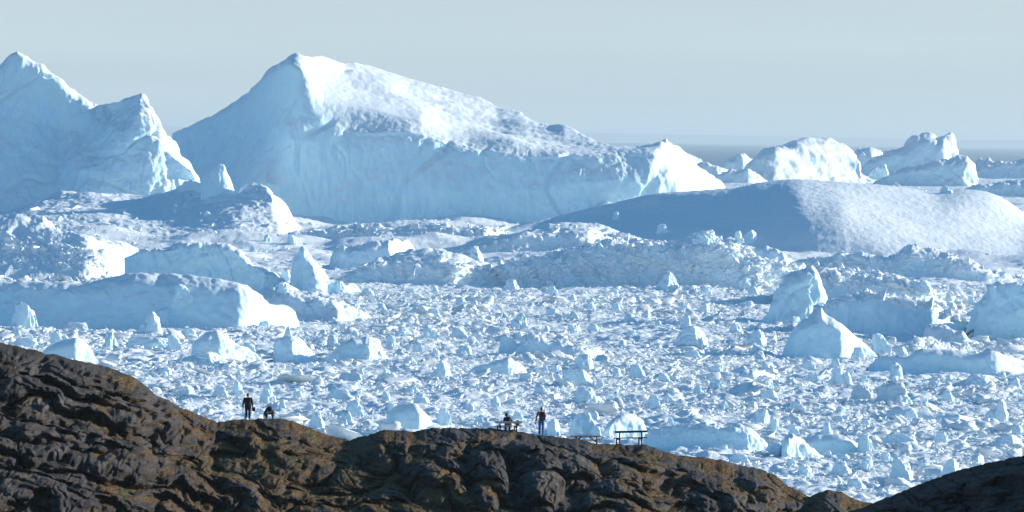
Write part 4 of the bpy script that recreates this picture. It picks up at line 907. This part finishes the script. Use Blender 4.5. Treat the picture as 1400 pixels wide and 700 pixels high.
def make_head(parent, c, yaw=0, pitch=0):
    """head with its face towards local +Y turned by yaw; returns pieces to join into the body"""
    R_ = Euler((pitch, 0, yaw)).to_matrix()
    hd = ball('head', c, (0.078, 0.098, 0.118), S_SKIN, parent, (pitch, 0, yaw), head_fn, 28)
    ps = [hd]
    for s in (-1, 1):
        ps.append(ball('ear', Vector(c)+R_@Vector((s*0.078, -0.005, 0)), (0.012, 0.022, 0.033), S_SKIN, parent, (pitch, 0, yaw), None, 10))
        ps.append(ball('eyeball', Vector(c)+R_@Vector((s*0.031, 0.088, 0.012)), (0.013, 0.012, 0.009), S_EYE, parent, (pitch, 0, yaw), None, 10))
    ps.append(ball('mouth', Vector(c)+R_@Vector((0, 0.086, -0.055)), (0.024, 0.010, 0.007), plain('lips', (0.35, 0.14, 0.12)), parent, (pitch, 0, yaw), None, 10))
    return ps
def make_hand(parent, w, d, side):
    """palm at wrist w pointing along d with five slightly curled fingers"""
    w = Vector(w); d = Vector(d).normalized(); lat = d.cross(Vector((0, 0, 1)) if abs(d.z) < .9 else Vector((0, 1, 0))).normalized()
    nrm = d.cross(lat).normalized()
    pc = []
    palm = [(*(w-d*0.02), 0.026), (*(w+d*0.03), 0.034), (*(w+d*0.075), 0.036)]
    out = [skin('palm', [palm], S_SKIN, parent, 1)]
    for k, L in enumerate((0.07, 0.08, 0.075, 0.058)):
        b = w+d*0.075+lat*(k-1.5)*0.019
        c = [(*b, .0095), (*(b+d*L*.45), .009), (*(b+d*L*.78+nrm*L*.3), .008), (*(b+d*L*.85+nrm*L*.65), .007)]
        out.append(skin('finger', [c], S_SKIN, parent, 1))
    b = w+d*0.025-lat*0.028*side
    out.append(skin('thumb', [[(*b, .011), (*(b-lat*side*.03+d*.025), .010), (*(b-lat*side*.035+d*.055+nrm*.015), .008)]], S_SKIN, parent, 1))
    return out
def person_standing(px, label, coat, trouser, shoe, hair, long_coat, hip_w=0.10, yaw=0.0, head_yaw=0.0, Lhand=None, Rhand=None, stance=0.11, scale=1.0, build=1.0):
    """faces local +Y (away from the viewer)"""
    g = ground_at(px)
    r = empty('person', g+Vector((0, 0, -0.03)), yaw, label, 'person'); r.scale = (scale,)*3
    b = build
    LH = Lhand or (-0.30, 0.03, 0.80); RH = Rhand or (0.30, 0.03, 0.80)
    Ls, Rs = (-0.185*b, 0, 1.42), (0.185*b, 0, 1.42)
    mid = lambda a, c, o: tuple((a[i]+c[i])/2+o[i] for i in range(3))
    Le = mid(Ls, LH, (-0.04, -0.03, 0)); Re = mid(Rs, RH, (0.04, -0.03, 0))
    body = skin('body', [[(0, 0, .98, .13), (0, 0, 1.2, .125), (0, 0, 1.40, .10), (0, 0, 1.49, .055), (0, .01, 1.58, .052)],
                         [(0, 0, 1.40, .10), (*Ls, .055), (*Le, .042), (*LH, .028)], [(0, 0, 1.40, .10), (*Rs, .055), (*Re, .042), (*RH, .028)],
                         [(0, 0, .98, .13), (-.10, 0, .90, .085), (-stance, 0, .50, .055), (-stance, -.01, .10, .038)],
                         [(0, 0, .98, .13), (.10, 0, .90, .085), (stance, 0, .50, .055), (stance, -.01, .10, .038)]], S_SKIN, r)
    hc = (0, .02, 1.645)
    pcs = make_head(r, hc, head_yaw)
    pcs += make_hand(r, LH, Vector(LH)-Vector(Le), -1)+make_hand(r, RH, Vector(RH)-Vector(Re), 1)
    join_into(body, pcs)
    skin('trousers', [[(0, 0, 1.0, .155*b), (-.10, 0, .88, .105*b), (-stance, .01, .50, .078), (-stance, -.01, .10, .070)], [(0, 0, 1.0, .155*b), (.10, 0, .88, .105*b), (stance, .01, .50, .078), (stance, -.01, .10, .070)]], trouser, r)
    lo = 0.62 if long_coat else 0.93
    cw = 0.225 if long_coat else 0.165
    skin('coat' if long_coat else 'jacket', [[(0, 0, lo, cw*b), (0, 0, 1.08, (.20 if long_coat else .165)*b), (0, 0, 1.28, (.20 if long_coat else .175)*b), (0, 0, 1.42, .125*b), (0, 0, 1.50, .075)],
        [(0, 0, 1.42, .125*b), (*Ls, .082*b), (*Le, .062*b), tuple(LH[i]+(Le[i]-LH[i])*.12 for i in range(3))+(.048,)],
        [(0, 0, 1.42, .125*b), (*Rs, .082*b), (*Re, .062*b), tuple(RH[i]+(Re[i]-RH[i])*.12 for i in range(3))+(.048,)]], coat, r)
    for s in (-1, 1):
        skin('shoe', [[(s*stance, -.06, .06, .05), (s*stance, .03, .055, .05), (s*(stance+.01), .13, .04, .042)]], shoe, r, 1)
    hp = ball('hair', (hc[0], hc[1]-.012, hc[2]+.022), (.088, .105, .112), hair, r, (0, 0, head_yaw), lambda v: Vector((v.x, v.y if v.y < .25 else .25+(v.y-.25)*.5, max(v.z, -.55 if v.y < 0 else .25))), 20)
    return r, LH, RH
# standing person in a long coat
pr, LH, RH = person_standing(338.5, 'standing person in a long black coat, left of the crouching person', S_BLACK, S_BLACK, S_BLACK, S_HAIR, True, head_yaw=-0.9, scale=0.96, build=1.2, Lhand=(-.33, .05, .76), Rhand=(.29, .05, .84))
def box_mb(name, c, s, mat, parent, bev=0.01, rot=(0, 0, 0)):
    bm = bmesh.new(); bmesh.ops.create_cube(bm, size=1); bm.transform(Matrix.Diagonal((*s, 1)))
    if bev: bmesh.ops.bevel(bm, geom=bm.edges[:], offset=bev, segments=2, affect='EDGES')
    bm.transform(Matrix.Translation(c)@Euler(rot).to_matrix().to_4x4())
    me = bpy.data.meshes.new(name); bm.to_mesh(me); bm.free(); me.materials.append(mat)
    o = bpy.data.objects.new(name, me); COL.objects.link(o)
    if parent: o.parent = parent
    return o
hb = empty('shoulder_bag', pr.location+Vector((.37, -.02, .58)), 0, 'dark shoulder bag at the right hip of the person in the long black coat', 'bag')
box_mb('bag_body', (0, 0, .12), (.20, .13, .26), S_NAVY, hb, .03)
skin('strap', [[(-.02, -.02, .24, .012), (-.10, -.06, .60, .012), (-.20, -.10, .84, .012)]], S_NAVY, hb, 1)
# crouching person bent forward
def person_bent(px):
    g = ground_at(px); r = empty('person', g+Vector((0, 0, -.03)), 0.25, 'person in dark clothes bending low beside the standing person in the long coat', 'person')
    hip = (0, -.12, .58)
    body = skin('body', [[(*hip, .14), (0, .12, .70, .13), (0, .30, .62, .10), (0, .40, .52, .055), (0, .46, .47, .05)],
        [(0, .30, .62, .10), (-.19, .30, .58, .055), (-.26, .36, .36, .042), (-.20, .44, .16, .028)], [(0, .30, .62, .10), (.19, .30, .58, .055), (.30, .30, .48, .042), (.36, .34, .32, .028)],
        [(*hip, .14), (-.13, .02, .48, .085), (-.19, .10, .32, .058), (-.19, -.04, .08, .04)], [(*hip, .14), (.13, .02, .48, .085), (.20, .10, .32, .058), (.20, -.04, .08, .04)]], S_SKIN, r)
    pcs = make_head(r, (0, .54, .46), 0, -1.0)+make_hand(r, (-.20, .44, .16), (.1, .1, -1), -1)+make_hand(r, (.36, .34, .32), (.1, .1, -1), 1)
    join_into(body, pcs)
    skin('trousers', [[(0, -.12, .58, .19), (-.13, .02, .48, .12), (-.19, .10, .32, .088), (-.19, -.04, .08, .075)], [(0, -.12, .58, .19), (.13, .02, .48, .12), (.20, .10, .32, .088), (.20, -.04, .08, .075)]], S_NAVY, r)
    skin('jacket', [[(0, -.14, .62, .20), (0, .12, .72, .185), (0, .30, .63, .14), (0, .38, .54, .085)], [(0, .30, .63, .14), (-.19, .30, .58, .085), (-.26, .36, .36, .065), (-.205, .435, .19, .05)],
        [(0, .30, .63, .14), (.19, .30, .58, .085), (.30, .30, .48, .065), (.355, .34, .35, .05)]], S_BLACK, r)
    for s in (-1, 1): skin('shoe', [[(s*.195, -.10, .06, .05), (s*.195, 0, .055, .05), (s*.2, .09, .04, .042)]], S_BLACK, r, 1)
    ball('hair', (0, .53, .49), (.088, .10, .11), S_HAIR, r, (-1.0, 0, 0), lambda v: Vector((v.x, v.y if v.y < .25 else .25+(v.y-.25)*.5, max(v.z, -.5 if v.y < 0 else .25))))
person_bent(368.5)
# hiker
hk, LH, RH = person_standing(740, 'hiker in a rust orange jacket and bright blue trousers standing with a trekking pole', S_ORANGE, S_BLUE, S_BROWN, S_HAIR, False, yaw=-0.12, Lhand=(-.36, .14, .84), Rhand=(.20, .20, 1.08), stance=.10, scale=1.04)
skin('collar', [[(0, -.005, 1.47, .085), (0, 0, 1.52, .07)]], S_ORANGE, hk, 1)
bp_ = empty('backpack', hk.location+Vector((.07, -.20, 0)), -0.12, 'black backpack worn by the hiker in the orange jacket', 'backpack')
box_mb('pack_body', (0, 0, 1.22), (.30, .20, .50), S_NAVY, bp_, .06); box_mb('lid', (0, -.01, 1.49), (.27, .19, .09), S_BLACK, bp_, .035); box_mb('pocket', (0, -.115, 1.13), (.22, .06, .24), S_GREY, bp_, .025)
for s in (-1, 1): skin('strap', [[(s*.09, .08, 1.46, .014), (s*.12, .20, 1.53, .014), (s*.13, .33, 1.40, .014), (s*.14, .20, 1.05, .014)]], S_BLACK, bp_, 1)
hw = hk.matrix_basis@Vector((-.375, .17, .76)) if False else Vector(hk.location)+Vector((-.37, .19, .80))
foot = Vector(hk.location)+Vector((-.52, .30, -.02))
tp = empty('trekking_pole', foot, 0, 'thin trekking pole held in the left hand of the hiker', 'trekking pole')
d = hw-foot
skin('shaft', [[(0, 0, 0, .010), (*(d*.5), .012), (*(d*.98), .013)]], S_METAL, tp, 1); skin('grip', [[(*(d*.92), .020), (*(d*1.08), .022)]], S_BLACK, tp, 1)
skin('basket', [[(0, 0, .07, .03), (0, 0, .085, .03)]], S_BLACK, tp, 1)

# wooden furniture
M_WOOD_DARK = plain('weathered_dark_timber', (0.085, 0.066, 0.055), 0.85, 0.35, 6); M_WOOD_PALE = plain('weathered_pale_timber', (0.75, 0.62, 0.50), 0.8, 0.25, 6)
M_WOOD_MID = plain('weathered_grey_brown_timber', (0.20, 0.15, 0.12), 0.85, 0.3, 6)
def beam(name, a, b, w, t, mat, parent):
    a, b = Vector(a), Vector(b); d = b-a; q = d.to_track_quat('X', 'Z')
    bm = bmesh.new(); bmesh.ops.create_cube(bm, size=1); bm.transform(Matrix.Diagonal((d.length, w, t, 1)))
    bmesh.ops.bevel(bm, geom=bm.edges[:], offset=min(w, t)*.12, segments=1, affect='EDGES')
    bm.transform(Matrix.Translation((a+b)/2)@q.to_matrix().to_4x4())
    me = bpy.data.meshes.new(name); bm.to_mesh(me); bm.free(); me.materials.append(mat)
    o = bpy.data.objects.new(name, me); COL.objects.link(o); o.parent = parent; return o
def bench(px, L, label, top_mat, leg_mat, seat_mat, rz, roll, back_h=.86, seat_h=.45, shift=0.0):
    g = ground_at(px); r = empty('bench', g+Vector((0, 0.0, shift)), rz, label, 'bench', 'benches and tables on the crest'); r.rotation_euler = (0, roll, rz)
    beam('backrest', (-L/2+.06, -.03, back_h), (L/2, -.03, back_h), .05, .14, top_mat, r)
    beam('seat', (-L/2, .24, seat_h), (L/2, .24, seat_h), .34, .05, seat_mat, r)
    for s in (-1, 1):
        x = s*(L/2-.36)
        beam('post', (x, .02, -.45), (x, .02, back_h-.01), .075, .09, leg_mat, r)
        beam('leg', (x-.17 if s < 0 else x-.16, .40, -.45), (x-.17 if s < 0 else x-.16, .40, seat_h-.027), .075, .09, leg_mat, r)
        beam('crossbar', (x-.17, .42, seat_h-.07), (x+.06, .0, seat_h-.07), .05, .08, leg_mat, r)
    return r
bench(862, 2.14, 'dark wooden bench with a heavy top rail, the rightmost seat on the crest', M_WOOD_DARK, M_WOOD_DARK, M_WOOD_DARK, 0.04, -0.035)
b2 = bench(695, 1.78, 'bench with a pale weathered top board where the dark-clothed person sits', M_WOOD_PALE, M_WOOD_DARK, M_WOOD_PALE, -0.05, -0.02, back_h=.50, seat_h=.26)
def picnic(px):
    g = ground_at(px); r = empty('picnic_table', g+Vector((0, .5, -.42)), 0.05, 'wooden picnic table half hidden behind the rock crest', 'picnic table', 'benches and tables on the crest'); r.rotation_euler = (0, -.012, .05)
    for k in range(4): beam('top_board', (-.98, -.30+k*.2, .745), (.98, -.30+k*.2, .745), .185, .045, M_WOOD_MID, r)
    for s in (-1, 1): beam('seat', (-.98, s*.68, .46), (.98, s*.68, .46), .24, .045, M_WOOD_MID, r)
    for s in (-1, 1):
        x = s*.66
        beam('crossbar', (x, -.74, .40), (x, .74, .40), .05, .09, M_WOOD_MID, r); beam('batten', (x, -.38, .69), (x, .38, .69), .05, .07, M_WOOD_MID, r)
        for t in (-1, 1): beam('leg', (x+.055, t*.62, -.4), (x+.055, t*.22, .70), .05, .10, M_WOOD_MID, r)
        beam('brace', (x-.03*s, 0, .36), (s*.28, 0, .71), .05, .08, M_WOOD_MID, r)
picnic(801)
# seated person, seen from behind over the board
def person_seated(bench_o):
    r = empty('person', Vector(bench_o.location)+Vector((-.0, .26, .24)), 0.1, 'person in dark clothes sitting on the pale bench left of the hiker', 'person')
    hip = (0, 0, .12)
    body = skin('body', [[(*hip, .14), (-.02, .02, .32, .13), (-.07, .06, .50, .10), (-.10, .08, .58, .055), (-.11, .09, .64, .05)],
        [(-.07, .06, .50, .10), (-.24, .08, .50, .055), (-.26, .22, .30, .042), (-.16, .38, .20, .028)], [(-.07, .06, .50, .10), (.10, .06, .50, .055), (.20, .12, .30, .042), (.14, .34, .18, .028)],
        [(*hip, .14), (-.12, .16, .10, .085), (-.13, .46, .08, .058), (-.13, .50, -.34, .04)], [(*hip, .14), (.12, .16, .10, .085), (.13, .46, .08, .058), (.13, .50, -.34, .04)]], S_SKIN, r)
    join_into(body, make_head(r, (-.13, .11, .72), 0.5, 0)+make_hand(r, (-.16, .38, .20), (.3, .5, -.3), -1)+make_hand(r, (.14, .34, .18), (-.3, .5, -.3), 1))
    skin('trousers', [[(*hip, .17), (-.12, .16, .10, .11), (-.13, .46, .08, .088), (-.13, .50, -.34, .07)], [(*hip, .17), (.12, .16, .10, .11), (.13, .46, .08, .088), (.13, .50, -.34, .07)]], S_NAVY, r)
    skin('jacket', [[(0, 0, .08, .20), (-.01, .02, .32, .195), (-.06, .06, .50, .14), (-.10, .08, .60, .08)], [(-.06, .06, .50, .14), (-.24, .08, .50, .09), (-.26, .22, .30, .07), (-.17, .37, .205, .05)],
        [(-.06, .06, .50, .14), (.10, .06, .50, .10), (.23, .10, .30, .08), (.15, .33, .19, .05)]], S_BLACK, r)
    for s in (-1, 1): skin('shoe', [[(s*.13, .46, -.38, .05), (s*.13, .54, -.39, .05), (s*.13, .63, -.40, .042)]], S_BLACK, r, 1)
    ball('hood', (-.13, .095, .735), (.10, .115, .125), S_BLACK, r, (0, 0, .5), lambda v: Vector((v.x, v.y if v.y < .3 else .3, v.z)))
ps = person_seated(b2)
dp = empty('daypack', Vector(b2.location)+Vector((.50, .30, .29)), 0, 'small dark daypack with a light blue panel at the right end of the pale bench', 'backpack')
box_mb('pack_body', (.08, 0, .16), (.22, .18, .34), S_NAVY, dp, .05); box_mb('panel', (-.075, -.02, .12), (.09, .16, .20), S_CYAN, dp, .03)
print('objects', len(bpy.data.objects), 'scatter verts', SC_N[0])
